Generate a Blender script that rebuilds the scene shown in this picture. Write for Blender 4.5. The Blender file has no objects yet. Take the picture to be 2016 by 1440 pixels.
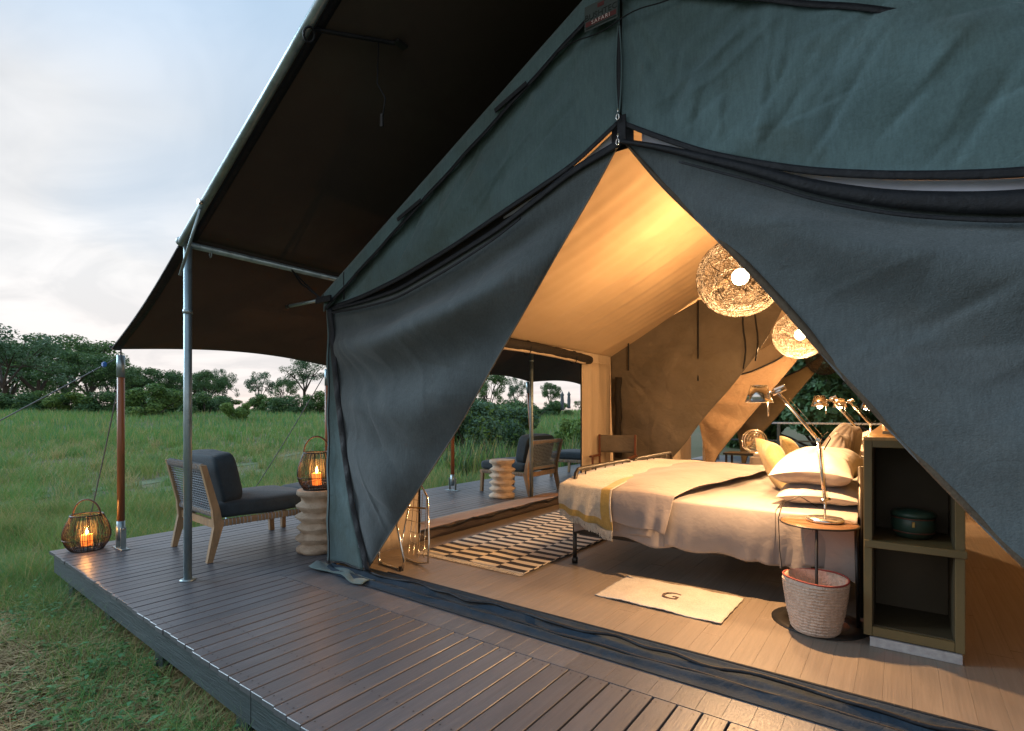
import bpy, bmesh, math, random
import numpy as np
from mathutils import Vector, Matrix
random.seed(7); rng = np.random.default_rng(11)
PI = math.pi
scn = bpy.context.scene
COL = scn.collection

# ------------------------------------------------------------------ camera, world, sun, exposure
F_PX, CXP, HOR = 1051.8, 1008.0, 810.0           # focal length in photo pixels, principal column, horizon row
TH = math.radians(35.994); EYE = 1.3
FW = Vector((-math.sin(TH), math.cos(TH), 0)); RT = Vector((math.cos(TH), math.sin(TH), 0))
cam = bpy.data.cameras.new('camera'); camo = bpy.data.objects.new('camera', cam); COL.objects.link(camo)
camo.location = (0, 0, EYE); camo.rotation_euler = (PI/2, 0, TH)
cam.sensor_width = 36; cam.lens = F_PX/2016*36; cam.shift_y = (HOR-720)/2016
cam.clip_start = .05; cam.clip_end = 2000
scn.camera = camo

world = bpy.data.worlds.new('World'); scn.world = world; world.use_nodes = True
wn = world.node_tree; wn.nodes.clear()
def N(nt, t, **k):
    n = nt.nodes.new(t)
    for a, b in k.items():
        if a == 'op': n.operation = b
        else: setattr(n, a, b)
    return n
SUN_EL, SUN_AZ = math.radians(24), math.radians(-112)     # veiled sun off to the left (azimuth from +Y)
wo = N(wn, 'ShaderNodeOutputWorld'); bg = N(wn, 'ShaderNodeBackground'); bg.inputs[1].default_value = .1
sky = N(wn, 'ShaderNodeTexSky', sky_type='NISHITA', sun_disc=False); sky.sun_elevation = SUN_EL; sky.sun_rotation = SUN_AZ
sky.air_density = 1.0; sky.dust_density = 1.0; sky.ozone_density = 3.0
tc = N(wn, 'ShaderNodeTexCoord'); sep = N(wn, 'ShaderNodeSeparateXYZ'); wn.links.new(tc.outputs['Generated'], sep.inputs[0])
def M2(nt, op, a, b=None, c=None, clamp=False):
    n = N(nt, 'ShaderNodeMath', op=op); n.use_clamp = clamp
    for i, v in enumerate((a, b, c)):
        if v is None: continue
        if isinstance(v, (int, float)): n.inputs[i].default_value = v
        else: nt.links.new(v, n.inputs[i])
    return n.outputs[0]
zc = M2(wn, 'MAXIMUM', sep.outputs[2], 0.0); den = M2(wn, 'ADD', zc, .12)
px_ = M2(wn, 'DIVIDE', sep.outputs[0], den); py_ = M2(wn, 'DIVIDE', sep.outputs[1], den)
cmb = N(wn, 'ShaderNodeCombineXYZ'); wn.links.new(px_, cmb.inputs[0]); wn.links.new(py_, cmb.inputs[1])
mp = N(wn, 'ShaderNodeMapping'); mp.inputs['Rotation'].default_value = (0, 0, .5); mp.inputs['Scale'].default_value = (.55, .9, 1); mp.inputs['Location'].default_value = (3.1, 1.7, 0)
wn.links.new(cmb.outputs[0], mp.inputs[0])
def noise(nt, vec, scale, detail=4, rough=.5, dist=0.):
    n = N(nt, 'ShaderNodeTexNoise'); n.inputs['Scale'].default_value = scale; n.inputs['Detail'].default_value = detail
    n.inputs['Roughness'].default_value = rough; n.inputs['Distortion'].default_value = dist
    if vec is not None: nt.links.new(vec, n.inputs['Vector'])
    return n.outputs['Fac']
def ramp(nt, fac, stops):
    n = N(nt, 'ShaderNodeValToRGB'); nt.links.new(fac, n.inputs[0]); r = n.color_ramp
    while len(r.elements) < len(stops): r.elements.new(.5)
    for e, (p, c) in zip(r.elements, stops):
        e.position = p; e.color = (*c, 1) if len(c) == 3 else c
    return n.outputs[0]
def mixc(nt, fac, a, b, bt='MIX'):
    n = N(nt, 'ShaderNodeMix', data_type='RGBA', blend_type=bt)
    if isinstance(fac, (int, float)): n.inputs[0].default_value = fac
    else: nt.links.new(fac, n.inputs[0])
    for s, v in ((6, a), (7, b)):
        if isinstance(v, tuple): n.inputs[s].default_value = (*v, 1) if len(v) == 3 else v
        else: nt.links.new(v, n.inputs[s])
    return n.outputs[2]
n1 = noise(wn, mp.outputs[0], .55, 3, .45, .6)
n2 = noise(wn, mp.outputs[0], 2.2, 5, .55, .8)
cov = M2(wn, 'ADD', M2(wn, 'MULTIPLY', n1, 1.0), M2(wn, 'MULTIPLY', n2, .12))
elev = M2(wn, 'MULTIPLY', sep.outputs[2], -.62)          # cloud veil thickens to the horizon
cov = M2(wn, 'ADD', cov, elev)
fac = ramp(wn, cov, [(.15, (.35,)*3), (.36, (1,)*3)])
gz = ramp(wn, sep.outputs[2], [(0., (6.2, 5.1, 4.5)), (.05, (5.6, 5.2, 5.0)), (.2, (5.7, 5.6, 5.55)), (.42, (4.6, 4.7, 4.85)), (1., (4.2, 6.6, 9.6))])
shade = ramp(wn, n2, [(.36, (.83, .845, .86)), (.6, (1, 1, 1))])
cl = mixc(wn, 1., gz, shade, 'MULTIPLY')
skc = mixc(wn, 1., sky.outputs[0], (1.0, 1.0, 1.0), 'MULTIPLY')
blue = mixc(wn, .85, skc, (2.3, 3.3, 4.3))
wn.links.new(mixc(wn, fac, blue, cl), bg.inputs[0]); wn.links.new(bg.outputs[0], wo.inputs[0])

sl = bpy.data.lights.new('sun', 'SUN'); sl.energy = 1.5; sl.angle = math.radians(26); sl.color = (.64, .84, 1.0)
so = bpy.data.objects.new('sun', sl); COL.objects.link(so)
sd = Vector((math.sin(SUN_AZ)*math.cos(SUN_EL), math.cos(SUN_AZ)*math.cos(SUN_EL), math.sin(SUN_EL)))
so.rotation_euler = sd.to_track_quat('Z', 'Y').to_euler()
scn.view_settings.view_transform = 'Standard'; scn.view_settings.look = 'None'
scn.view_settings.exposure = 0.9; scn.view_settings.gamma = 1.0; scn.view_settings.use_curve_mapping = False
scn.cycles.max_bounces = 7; scn.cycles.diffuse_bounces = 4; scn.cycles.glossy_bounces = 3; scn.cycles.transmission_bounces = 5
scn.cycles.use_denoising = True; scn.cycles.sample_clamp_indirect = 4; scn.cycles.caustics_reflective = False; scn.cycles.caustics_refractive = False

# ------------------------------------------------------------------ materials
MATS = {}
def mat(name, c1, c2=None, rough=.8, metal=0., scale=6., detail=5, bump=0., bscale=None, stretch=(1, 1, 1), rand=0., sheen=0.,
        contrast=(.35, .65), weave=0., wscale=300., emis=None, estr=0., trans=0., spec=None, coord='Object', alpha=None, ior=None, transl=0., dirt=None, crease=None):
    if name in MATS: return MATS[name]
    m = bpy.data.materials.new(name); m.use_nodes = True; nt = m.node_tree; b = nt.nodes['Principled BSDF']; out = nt.nodes['Material Output']
    t = N(nt, 'ShaderNodeTexCoord'); mp = N(nt, 'ShaderNodeMapping'); mp.inputs['Scale'].default_value = stretch
    nt.links.new(t.outputs[coord], mp.inputs[0]); v = mp.outputs[0]
    c2 = c2 or tuple(x*.8 for x in c1)
    f = noise(nt, v, scale, detail, .6)
    col = ramp(nt, f, [(contrast[0], c1), (contrast[1], c2)])
    if dirt:
        g = noise(nt, t.outputs[coord], dirt[1], 5, .65, .3)
        col = mixc(nt, ramp(nt, g, [(dirt[2], (0,)*3), (dirt[2]+.18, (dirt[3],)*3)]), col, dirt[0])
    if weave >= .25 and wscale <= 500:
        th_ = noise(nt, t.outputs[coord], 130, 2, .6); mp2 = N(nt, 'ShaderNodeMapping'); mp2.inputs['Scale'].default_value = (1, 1, .12); nt.links.new(t.outputs[coord], mp2.inputs[0])
        th2 = noise(nt, mp2.outputs[0], 90, 2, .6); tt_ = M2(nt, 'ADD', M2(nt, 'MULTIPLY', th_, .5), M2(nt, 'MULTIPLY', th2, .5))
        col = mixc(nt, 1., col, ramp(nt, tt_, [(.34, (.84,)*3), (.66, (1.15,)*3)]), 'MULTIPLY')
    if rand:
        oi = N(nt, 'ShaderNodeObjectInfo')
        k = M2(nt, 'MULTIPLY_ADD', oi.outputs['Random'], 2*rand, 1-rand)
        vm = N(nt, 'ShaderNodeVectorMath', op='SCALE'); nt.links.new(col, vm.inputs[0]); nt.links.new(k, vm.inputs['Scale']); col = vm.outputs[0]
        off = N(nt, 'ShaderNodeCombineXYZ'); nt.links.new(M2(nt, 'MULTIPLY', oi.outputs['Random'], 37.), off.inputs[0]); nt.links.new(M2(nt, 'MULTIPLY', oi.outputs['Random'], 91.), off.inputs[1])
        nt.links.new(off.outputs[0], mp.inputs['Location'])
    nt.links.new(col, b.inputs['Base Color'])
    b.inputs['Roughness'].default_value = rough; b.inputs['Metallic'].default_value = metal
    if spec is not None: b.inputs['Specular IOR Level'].default_value = spec
    if sheen: b.inputs['Sheen Weight'].default_value = sheen
    if trans: b.inputs['Transmission Weight'].default_value = trans
    if ior: b.inputs['IOR'].default_value = ior
    if emis: b.inputs['Emission Color'].default_value = (*emis, 1); b.inputs['Emission Strength'].default_value = estr
    nrm = None
    if crease:
        rv = noise(nt, v, crease[0], 3, .5, .7); rv2 = noise(nt, v, crease[0]*2.7, 2, .5, .9)
        rg = M2(nt, 'ADD', M2(nt, 'POWER', M2(nt, 'ABSOLUTE', M2(nt, 'SUBTRACT', rv, .5)), .6), M2(nt, 'MULTIPLY', M2(nt, 'POWER', M2(nt, 'ABSOLUTE', M2(nt, 'SUBTRACT', rv2, .5)), .6), .4))
        b0 = N(nt, 'ShaderNodeBump'); b0.inputs['Strength'].default_value = crease[1]; b0.inputs['Distance'].default_value = .03
        nt.links.new(rg, b0.inputs['Height']); nrm = b0.outputs[0]
    if bump:
        h = noise(nt, v, bscale or scale*3, 6, .6)
        bp = N(nt, 'ShaderNodeBump'); bp.inputs['Strength'].default_value = bump; bp.inputs['Distance'].default_value = .02
        nt.links.new(h, bp.inputs['Height'])
        if nrm: nt.links.new(nrm, bp.inputs['Normal'])
        nrm = bp.outputs[0]
    if weave:
        h2 = noise(nt, t.outputs[coord], wscale, 1, .5)
        bp2 = N(nt, 'ShaderNodeBump'); bp2.inputs['Strength'].default_value = weave; bp2.inputs['Distance'].default_value = .002
        nt.links.new(h2, bp2.inputs['Height'])
        if nrm: nt.links.new(nrm, bp2.inputs['Normal'])
        nrm = bp2.outputs[0]
    if nrm: nt.links.new(nrm, b.inputs['Normal'])
    if rough < .7 and not metal and not trans:
        rr = noise(nt, v, scale*1.7, 4, .6)
        nt.links.new(M2(nt, 'MULTIPLY_ADD', rr, .3, rough-.15), b.inputs['Roughness'])
    if transl:
        tr = N(nt, 'ShaderNodeBsdfTranslucent'); nt.links.new(col, tr.inputs[0]); mx = N(nt, 'ShaderNodeMixShader'); mx.inputs[0].default_value = transl
        nt.links.new(b.outputs[0], mx.inputs[1]); nt.links.new(tr.outputs[0], mx.inputs[2]); nt.links.new(mx.outputs[0], out.inputs[0])
    MATS[name] = m; return m

CANVAS = mat('green_canvas', (.092, .150, .158), (.074, .122, .130), .78, scale=2.2, bump=.25, bscale=9, weave=.25, wscale=500, dirt=((.062, .085, .072), 1.3, .50, .7), sheen=.15, spec=.25, crease=(2.0, .22))
FLAPC = mat('flap_mesh_cloth', (.088, .105, .110), (.068, .082, .087), .8, scale=2.6, bump=.28, bscale=8, weave=.9, wscale=150, sheen=.2, spec=.2, dirt=((.080, .075, .068), 1.1, .54, .5), transl=.06, crease=(2.2, .2))
TAPE = mat('black_tape', (.006, .007, .010), (.012, .013, .016), .6, scale=14, bump=.3, bscale=40, spec=.3)
LINER = mat('cream_liner', (.52, .385, .235), (.46, .335, .20), .85, scale=1.4, stretch=(1, .35, 1), bump=.12, bscale=7, weave=.15, wscale=400, sheen=.1)
LINERW = mat('cream_wall_canvas', (.50, .41, .31), (.43, .35, .26), .85, scale=2.0, stretch=(1, 4, .4), bump=.45, bscale=7, weave=.15, wscale=400)
CURT = mat('khaki_curtain', (.155, .132, .105), (.112, .096, .076), .85, scale=2.2, bump=.6, bscale=7, crease=(2.4, .6), weave=.2, wscale=300, dirt=((.11, .09, .06), 1.5, .5, .5))
FLY = mat('brown_fly_canvas', (.064, .044, .035), (.048, .034, .028), .85, scale=1.2, bump=.2, bscale=6, weave=.2, wscale=300, dirt=((.07, .06, .045), .8, .5, .6))
PVC = mat('dark_sill_canvas', (.020, .034, .052), (.014, .025, .038), .82, scale=5, bump=.4, bscale=14, spec=.2, crease=(4, .3), dirt=((.06, .06, .06), 4, .56, .5))
PALE = mat('pale_lining', (.42, .44, .50), (.34, .36, .44), .8, scale=5, bump=.2)
GALV = mat('galvanised_steel', (.36, .44, .46), (.22, .28, .30), .42, metal=.75, scale=9, stretch=(1, 1, .3), bump=.08, bscale=60, dirt=((.10, .13, .14), 7, .55, .6))
WOODP = mat('varnished_pole_wood', (.30, .105, .035), (.20, .065, .022), .4, scale=7, stretch=(4, 4, .35), bump=.12, bscale=30)
TEAK = mat('weathered_teak', (.34, .22, .115), (.25, .155, .08), .55, scale=7, stretch=(3, 3, .6), bump=.3, bscale=26, dirt=((.16, .12, .08), 8, .55, .6))
DECK = mat('stained_deck_board', (.098, .102, .116), (.073, .077, .088), .38, scale=3, stretch=(16, 1, 4), bump=.12, bscale=7, rand=.14, contrast=(.3, .7), dirt=((.15, .135, .125), 2.6, .58, .45), spec=.5)
FLOORM = mat('interior_floor_board', (.205, .168, .135), (.165, .134, .106), .42, scale=2.2, stretch=(24, 1, 4), bump=.12, bscale=6, rand=.07, contrast=(.3, .7), spec=.45, dirt=((.30, .25, .20), 6, .62, .3))
FASC = mat('fascia_board', (.036, .056, .062), (.026, .040, .044), .6, scale=3, stretch=(1, 12, 12), bump=.35, bscale=8, dirt=((.10, .11, .10), 4, .55, .4))
CHAR = mat('charcoal_fabric', (.018, .034, .046), (.014, .026, .036), .85, scale=20, weave=.5, wscale=420, sheen=.08, bump=.12, bscale=10)
CORD = mat('grey_rope', (.34, .38, .42), (.24, .28, .32), .8, scale=60)
STONE = mat('carved_pale_wood', (.48, .37, .27), (.36, .27, .19), .8, scale=9, bump=.6, bscale=60, stretch=(1, 1, 1), dirt=((.24, .17, .11), 9, .58, .6))
WIRE = mat('dark_wire', (.030, .016, .009), (.018, .010, .006), .45, scale=30)
LEATH = mat('brown_leather', (.12, .045, .018), (.07, .028, .012), .5, scale=30, bump=.2)
def glass(name, c, rough, a):
    m = mat(name, c, tuple(x*.97 for x in c), rough, scale=2)
    nt = m.node_tree; out = nt.nodes['Material Output']; b = nt.nodes['Principled BSDF']
    tp = N(nt, 'ShaderNodeBsdfTransparent'); tp.inputs[0].default_value = (*c, 1); mx = N(nt, 'ShaderNodeMixShader'); mx.inputs[0].default_value = a
    nt.links.new(tp.outputs[0], mx.inputs[1]); nt.links.new(b.outputs[0], mx.inputs[2]); nt.links.new(mx.outputs[0], out.inputs[0]); return m
GLASS = glass('clear_lantern_glass', (1, .90, .78), .08, .04)
AMBERG = glass('amber_table_glass', (.40, .23, .13), .08, .4)
WAX = mat('orange_wax', (.85, .30, .10), (.75, .24, .07), .5, scale=12, emis=(1, .20, .03), estr=1.3)  # emission puts the flame's glow into the wax itself
FLAME = mat('candle_flame', (1, .7, .3), None, .5, emis=(1, .62, .18), estr=22)
BULB = mat('lit_bulb', (1, .9, .7), None, .5, emis=(1, .83, .55), estr=16)
BULBS = mat('lit_lamp_bulb', (1, .9, .7), None, .5, emis=(1, .75, .42), estr=14)
SHADEW = mat('woven_pendant_fibre', (.060, .043, .026), (.018, .012, .008), .6, scale=25)
CHROME = mat('polished_aluminium', (.78, .76, .72), (.70, .68, .64), .2, metal=1, scale=4)
CHROMED = mat('chromed_tube', (.72, .70, .66), (.60, .57, .52), .16, metal=1, scale=4)
BLKM = mat('black_metal', (.014, .013, .013), (.022, .020, .018), .45, metal=.3, scale=12)
BEDM = mat('dark_bronze_bed_frame', (.030, .026, .022), (.05, .04, .032), .38, metal=.6, scale=12)
LINEN = mat('greige_bed_linen', (.27, .24, .235), (.24, .213, .208), .58, scale=4, bump=.2, bscale=8, crease=(2.5, .10), weave=.1, wscale=600, sheen=.25)
LINENL = mat('pale_satin_sheet', (.33, .29, .275), (.29, .255, .24), .5, scale=4, bump=.2, bscale=8, crease=(3.5, .14), weave=.1, wscale=600, sheen=.2)
WOOL = mat('cream_wool', (.48, .43, .36), (.41, .365, .30), .95, scale=30, weave=.8, wscale=200, sheen=.5, bump=.3, bscale=20)
MUST = mat('mustard_wool', (.42, .28, .075), (.36, .23, .055), .95, scale=30, weave=.8, wscale=200, sheen=.4)
MUSTL = mat('mustard_linen', (.56, .43, .20), (.50, .37, .16), .8, scale=18, weave=.4, wscale=260, bump=.3, bscale=10, sheen=.2)
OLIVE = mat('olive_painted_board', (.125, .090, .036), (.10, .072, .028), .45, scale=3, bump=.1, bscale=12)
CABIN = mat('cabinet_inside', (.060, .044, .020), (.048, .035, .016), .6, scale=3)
CABTOP = mat('oiled_oak_top', (.34, .20, .07), (.25, .14, .045), .35, scale=5, stretch=(8, 1, 1), bump=.1)
PLINTH = mat('striped_plinth', (.36, .34, .33), (.27, .25, .25), .7, scale=30, stretch=(1, 1, 1))
REED = mat('woven_basket_reed', (.62, .47, .37), (.46, .33, .25), .85, scale=60, stretch=(1, 1, .5), bump=.8, bscale=120)
REDR = mat('red_reed', (.26, .05, .04), (.18, .035, .03), .8, scale=40)
CELAD = mat('green_glazed_tin', (.022, .065, .050), (.035, .05, .032), .4, scale=9)
MATC = mat('cream_cotton', (.44, .41, .37), (.39, .36, .32), .9, scale=8, bump=.5, bscale=12, weave=.4, wscale=250)
INK = mat('dark_print', (.09, .06, .045), None, .9)
TREEB = mat('tree_bark', (.085, .066, .050), (.05, .038, .028), .9, scale=8, stretch=(3, 3, .6), bump=.6)
ROPE = mat('guy_rope', (.16, .17, .18), (.10, .11, .12), .8, scale=60)
TERR = mat('terrain_soil', (.11, .11, .05), (.15, .12, .065), .95, scale=.35, detail=8, bump=.6, bscale=9, coord='Object', dirt=((.07, .12, .045), .25, .50, .6))
SAND = mat('pale_sandy_track', (.15, .17, .10), (.12, .15, .08), .95, scale=1.6, bump=.5, bscale=10, dirt=((.10, .15, .055), 1.1, .44, .95))
UMB = mat('grey_umbrella_cloth', (.12, .14, .15), (.09, .105, .115), .9, scale=8)
def leafm(name, c, c2): return mat(name, c, c2, .6, scale=.5, detail=6, spec=.25, transl=.22, contrast=(.38, .62))
LEAF = [leafm('dark_green_leaf', (0.055, 0.122, 0.049), (0.085, 0.159, 0.059)), leafm('mid_green_leaf', (0.091, 0.183, 0.055), (0.134, 0.220, 0.067)), leafm('bright_green_leaf', (0.146, 0.256, 0.055), (0.195, 0.281, 0.067)), leafm('grey_green_leaf', (0.091, 0.171, 0.098), (0.122, 0.201, 0.110))]
GRS = [leafm('green_grass', (0.116, 0.268, 0.067), (0.146, 0.317, 0.079)), leafm('yellow_green_grass', (0.268, 0.329, 0.098), (0.220, 0.305, 0.085)), leafm('dry_grass', (0.488, 0.403, 0.183), (0.403, 0.329, 0.146)), leafm('blue_green_grass', (0.085, 0.244, 0.098), (0.104, 0.281, 0.110))]

STRAW = leafm('straw', (.42, .30, .14), (.30, .21, .10))
WEED = leafm('weed_leaf', (.075, .16, .045), (.10, .19, .05))

# ------------------------------------------------------------------ helpers
def link(o, parent=None):
    COL.objects.link(o)
    if parent is not None: o.parent = parent
    return o
def tag(o, label=None, cat=None, group=None, kind=None):
    if label: o['label'] = label
    if cat: o['category'] = cat
    if group: o['group'] = group
    if kind: o['kind'] = kind
    return o
def thing(name, label, cat, loc=(0, 0, 0), rz=0, group=None, scale=None):
    o = bpy.data.objects.new(name, None); o.location = loc; o.rotation_euler = (0, 0, rz); o.empty_display_size = .1
    if scale: o.scale = scale
    link(o); return tag(o, label, cat, group)
def obj(name, bm, m, parent=None, smooth=False):
    me = bpy.data.meshes.new(name); bm.normal_update(); bm.to_mesh(me); bm.free()
    for mm in (m if isinstance(m, (list, tuple)) else [m]): me.materials.append(mm)
    if smooth:
        me.polygons.foreach_set('use_smooth', [True]*len(me.polygons))
    return link(bpy.data.objects.new(name, me), parent)
def mesh(name, V, Fc, m, parent=None, smooth=True, mi=None):
    me = bpy.data.meshes.new(name)
    V = np.asarray(V, dtype=np.float32).reshape(-1, 3)
    if isinstance(Fc, np.ndarray):
        k = Fc.shape[1]; me.vertices.add(len(V)); me.vertices.foreach_set('co', V.ravel())
        me.loops.add(Fc.size); me.loops.foreach_set('vertex_index', Fc.ravel().astype(np.int32))
        me.polygons.add(len(Fc)); me.polygons.foreach_set('loop_start', np.arange(0, Fc.size, k, dtype=np.int32))
        me.update(calc_edges=True)
    else: me.from_pydata([tuple(v) for v in V], [], Fc)
    for mm in (m if isinstance(m, (list, tuple)) else [m]): me.materials.append(mm)
    if mi is not None: me.polygons.foreach_set('material_index', np.asarray(mi, dtype=np.int32))
    if smooth: me.polygons.foreach_set('use_smooth', np.ones(len(me.polygons), dtype=bool))
    me.update()
    return link(bpy.data.objects.new(name, me), parent)
def grid(name, fn, ns, nt_, m, parent=None, thick=0., mi=None, smooth=True):
    s = np.linspace(0, 1, ns+1); t = np.linspace(0, 1, nt_+1)
    S, T = np.meshgrid(s, t, indexing='ij')
    X, Y, Z = fn(S, T); V = np.stack([X+0*S, Y+0*S, Z+0*S], -1).reshape(-1, 3)
    i, j = np.meshgrid(np.arange(ns), np.arange(nt_), indexing='ij'); a = (i*(nt_+1)+j).ravel()
    Fq = np.stack([a, a+nt_+1, a+nt_+2, a+1], -1)
    o = mesh(name, V, Fq, m, parent, smooth, mi(S, T)[:-1, :-1].ravel() if mi else None)
    if thick:
        md = o.modifiers.new('thickness', 'SOLIDIFY'); md.thickness = thick; md.offset = 0
    return o
def add_box(bm, c, s, rot=None, bev=0.):
    r = bmesh.ops.create_cube(bm, size=1); vs = r['verts']
    bmesh.ops.scale(bm, vec=s, verts=vs)
    if bev:
        es = list({e for v in vs for e in v.link_edges})
        q = bmesh.ops.bevel(bm, geom=es, offset=bev, segments=2 if bev > .004 else 1, affect='EDGES'); vs = list({v for f in q['faces'] for v in f.verts} | {v for v in vs if v.is_valid})
    if rot is not None: bmesh.ops.rotate(bm, cent=(0, 0, 0), matrix=rot, verts=vs)
    bmesh.ops.translate(bm, vec=c, verts=vs); return vs
def box(name, c, s, m, parent=None, rot=None, bev=.002):
    bm = bmesh.new(); add_box(bm, c, s, rot, bev); return obj(name, bm, m, parent)
def add_tube(bm, pts, r, n=8, closed=False, cap=True):
    pts = [Vector(p) for p in pts]; k = len(pts); rr = r if isinstance(r, (list, tuple)) else [r]*k
    rings = []; up = None
    for i, p in enumerate(pts):
        if closed: d = (pts[(i+1) % k]-pts[i-1])
        else: d = pts[min(i+1, k-1)]-pts[max(i-1, 0)]
        if d.length < 1e-9: d = Vector((0, 0, 1))
        d.normalize()
        if up is None: up = Vector((0, 0, 1)) if abs(d.z) < .9 else Vector((1, 0, 0))
        a = d.cross(up)
        if a.length < 1e-4: a = d.cross(Vector((0, 1, 0)))
        a.normalize(); b = a.cross(d).normalized(); up = b
        rings.append([bm.verts.new(p+(a*math.cos(2*PI*j/n)+b*math.sin(2*PI*j/n))*rr[i]) for j in range(n)])
    for i in range(k if closed else k-1):
        A, B = rings[i], rings[(i+1) % k]
        for j in range(n):
            try: bm.faces.new((A[j], A[(j+1) % n], B[(j+1) % n], B[j])).smooth = True
            except ValueError: pass
    if cap and not closed:
        bm.faces.new(rings[0]); bm.faces.new(rings[-1][::-1])
def tube(name, pts, r, m, parent=None, n=8, closed=False):
    bm = bmesh.new(); add_tube(bm, pts, r, n, closed); bmesh.ops.recalc_face_normals(bm, faces=bm.faces); return obj(name, bm, m, parent)
def add_lathe(bm, prof, n=24, c=(0, 0, 0), rfn=None):
    rings = []
    for k, (r, z) in enumerate(prof):
        ring = []
        for j in range(n):
            a = 2*PI*j/n; q = r*(rfn(a, k) if rfn else 1)
            ring.append(bm.verts.new((c[0]+q*math.cos(a), c[1]+q*math.sin(a), c[2]+z)))
        rings.append(ring)
    for A, B in zip(rings, rings[1:]):
        for j in range(n): bm.faces.new((A[j], A[(j+1) % n], B[(j+1) % n], B[j])).smooth = True
    return rings
def lathe(name, prof, m, parent=None, n=24, c=(0, 0, 0), rfn=None, caps=True):
    bm = bmesh.new(); R = add_lathe(bm, prof, n, c, rfn)
    if caps:
        if prof[0][0] > 1e-4: bm.faces.new(R[0][::-1])
        if prof[-1][0] > 1e-4: bm.faces.new(R[-1])
    bmesh.ops.recalc_face_normals(bm, faces=bm.faces); return obj(name, bm, m, parent)
def copy_tree(o, parent=None, mp=None):
    c = o.copy(); COL.objects.link(c)
    if parent is not None: c.parent = parent
    for ch in list(o.children): copy_tree(ch, c)
    return c
def interp(tab, x):
    xs = np.array([a for a, b in tab]); ys = np.array([b for a, b in tab]); o = np.argsort(xs); return np.interp(x, xs[o], ys[o])
def spl(tab, n=200):   # smooth curve through (x,z) points -> function of 0..1 giving arrays
    P = np.array(tab, float); d = np.r_[0, np.cumsum(np.hypot(*np.diff(P, axis=0).T))]; d /= d[-1]
    u = np.linspace(0, 1, n); Q = np.stack([np.interp(u, d, P[:, k]) for k in range(2)], -1)
    ker = np.hanning(31); ker /= ker.sum()
    for k in range(2):
        q = np.r_[2*Q[0, k]-Q[15:0:-1, k], Q[:, k], 2*Q[-1, k]-Q[-2:-17:-1, k]]; Q[:, k] = np.convolve(q, ker, 'valid')
    return lambda s: (np.interp(s, u, Q[:, 0]), np.interp(s, u, Q[:, 1]))
def creases(n, x0, x1, z0, z1, amp, ang, seed, L=(.15, .7), w=(.008, .03)):
    r = np.random.default_rng(seed); C = []
    for i in range(n):
        a = r.normal(ang, .45); C.append((r.uniform(x0, x1), r.uniform(z0, z1), math.cos(a), math.sin(a), r.uniform(*L), r.uniform(*w), amp*r.uniform(.4, 1)*r.choice([-1, 1])))
    def f(X, Z):
        o = np.zeros_like(X)
        for cx, cz, ca, sa, l, ww, am in C:
            dx, dz = X-cx, Z-cz; al = dx*ca+dz*sa; ac = -dx*sa+dz*ca
            k = np.clip(1-(al/l)**2, 0, None)
            o += am*k*np.exp(-np.abs(ac)/ww/(1+2*(ac > 0)))
        return o
    return f
def bend(P0, P1, sag, n=24):
    P0, P1 = Vector(P0), Vector(P1); return [P0.lerp(P1, i/n)+Vector((0, 0, -sag*4*(i/n)*(1-i/n))) for i in range(n+1)]
def prj(x, y, z):
    w = x*FW.x+y*FW.y; return CXP+F_PX*(x*RT.x+y*RT.y)/w, HOR-F_PX*(z-EYE)/w, w
def point(name, loc, e, col, rad, parent=None):
    l = bpy.data.lights.new(name, 'POINT'); l.energy = e; l.color = col; l.shadow_soft_size = rad
    o = bpy.data.objects.new(name, l); o.location = loc; return link(o, parent)
WARM = (1, .57, .25)

# ------------------------------------------------------------------ terrain, track
GZ = -.42
def gh(x, y):
    d = np.hypot(x, y); s = np.clip((d-9)/85., 0, 1); s = s*s*(3-2*s)
    und = .07*np.sin(x*.31+1.3)*np.cos(y*.23)*np.clip((d-8)/20, 0, 1) + .03*np.sin(x*1.7+y*.9)*np.cos(y*1.3-x*.4)
    return GZ + s*1.75 + und
def terr():
    rr = np.r_[0, np.geomspace(1.5, 900, 150)]; aa = np.linspace(0, 2*PI, 193)[:-1]
    R, A = np.meshgrid(rr, aa, indexing='ij'); X = R*np.cos(A); Y = R*np.sin(A); V = np.stack([X, Y, gh(X, Y)], -1).reshape(-1, 3)
    n = len(aa); i, j = np.meshgrid(np.arange(len(rr)-1), np.arange(n), indexing='ij'); a = (i*n+j).ravel(); b = (i*n+(j+1) % n).ravel()
    return mesh('ground', V, np.stack([a, a+n, b+n, b], -1), TERR)
tag(terr(), kind='structure')
TRK = [(-10.5, -3), (-11.6, .5), (-12.9, 3.2), (-13.6, 5.4), (-16.3, 9.6), (-19.6, 14), (-26, 30), (-38, 58), (-46, 80)]
TS = spl(TRK)
def trk_d(x, y):
    u = np.linspace(0, 1, 160); tx, ty = TS(u); return np.min(np.hypot(x[:, None]-tx[None], y[:, None]-ty[None]), 1)
def trackm(off, w):
    def f(S, T):
        x, y = TS(S[:, 0]); dx = np.gradient(x); dy = np.gradient(y); l = np.hypot(dx, dy); nx, ny = -dy/l, dx/l
        k = (off+(T-.5)*w*(1+.25*np.sin(S*70)))
        X = x[:, None]+nx[:, None]*k; Y = y[:, None]+ny[:, None]*k; return X, Y, gh(X, Y)+.012
    return f
for off in (-.75, .75): tag(grid('track', trackm(off, .5), 220, 4, SAND), kind='structure')

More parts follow.
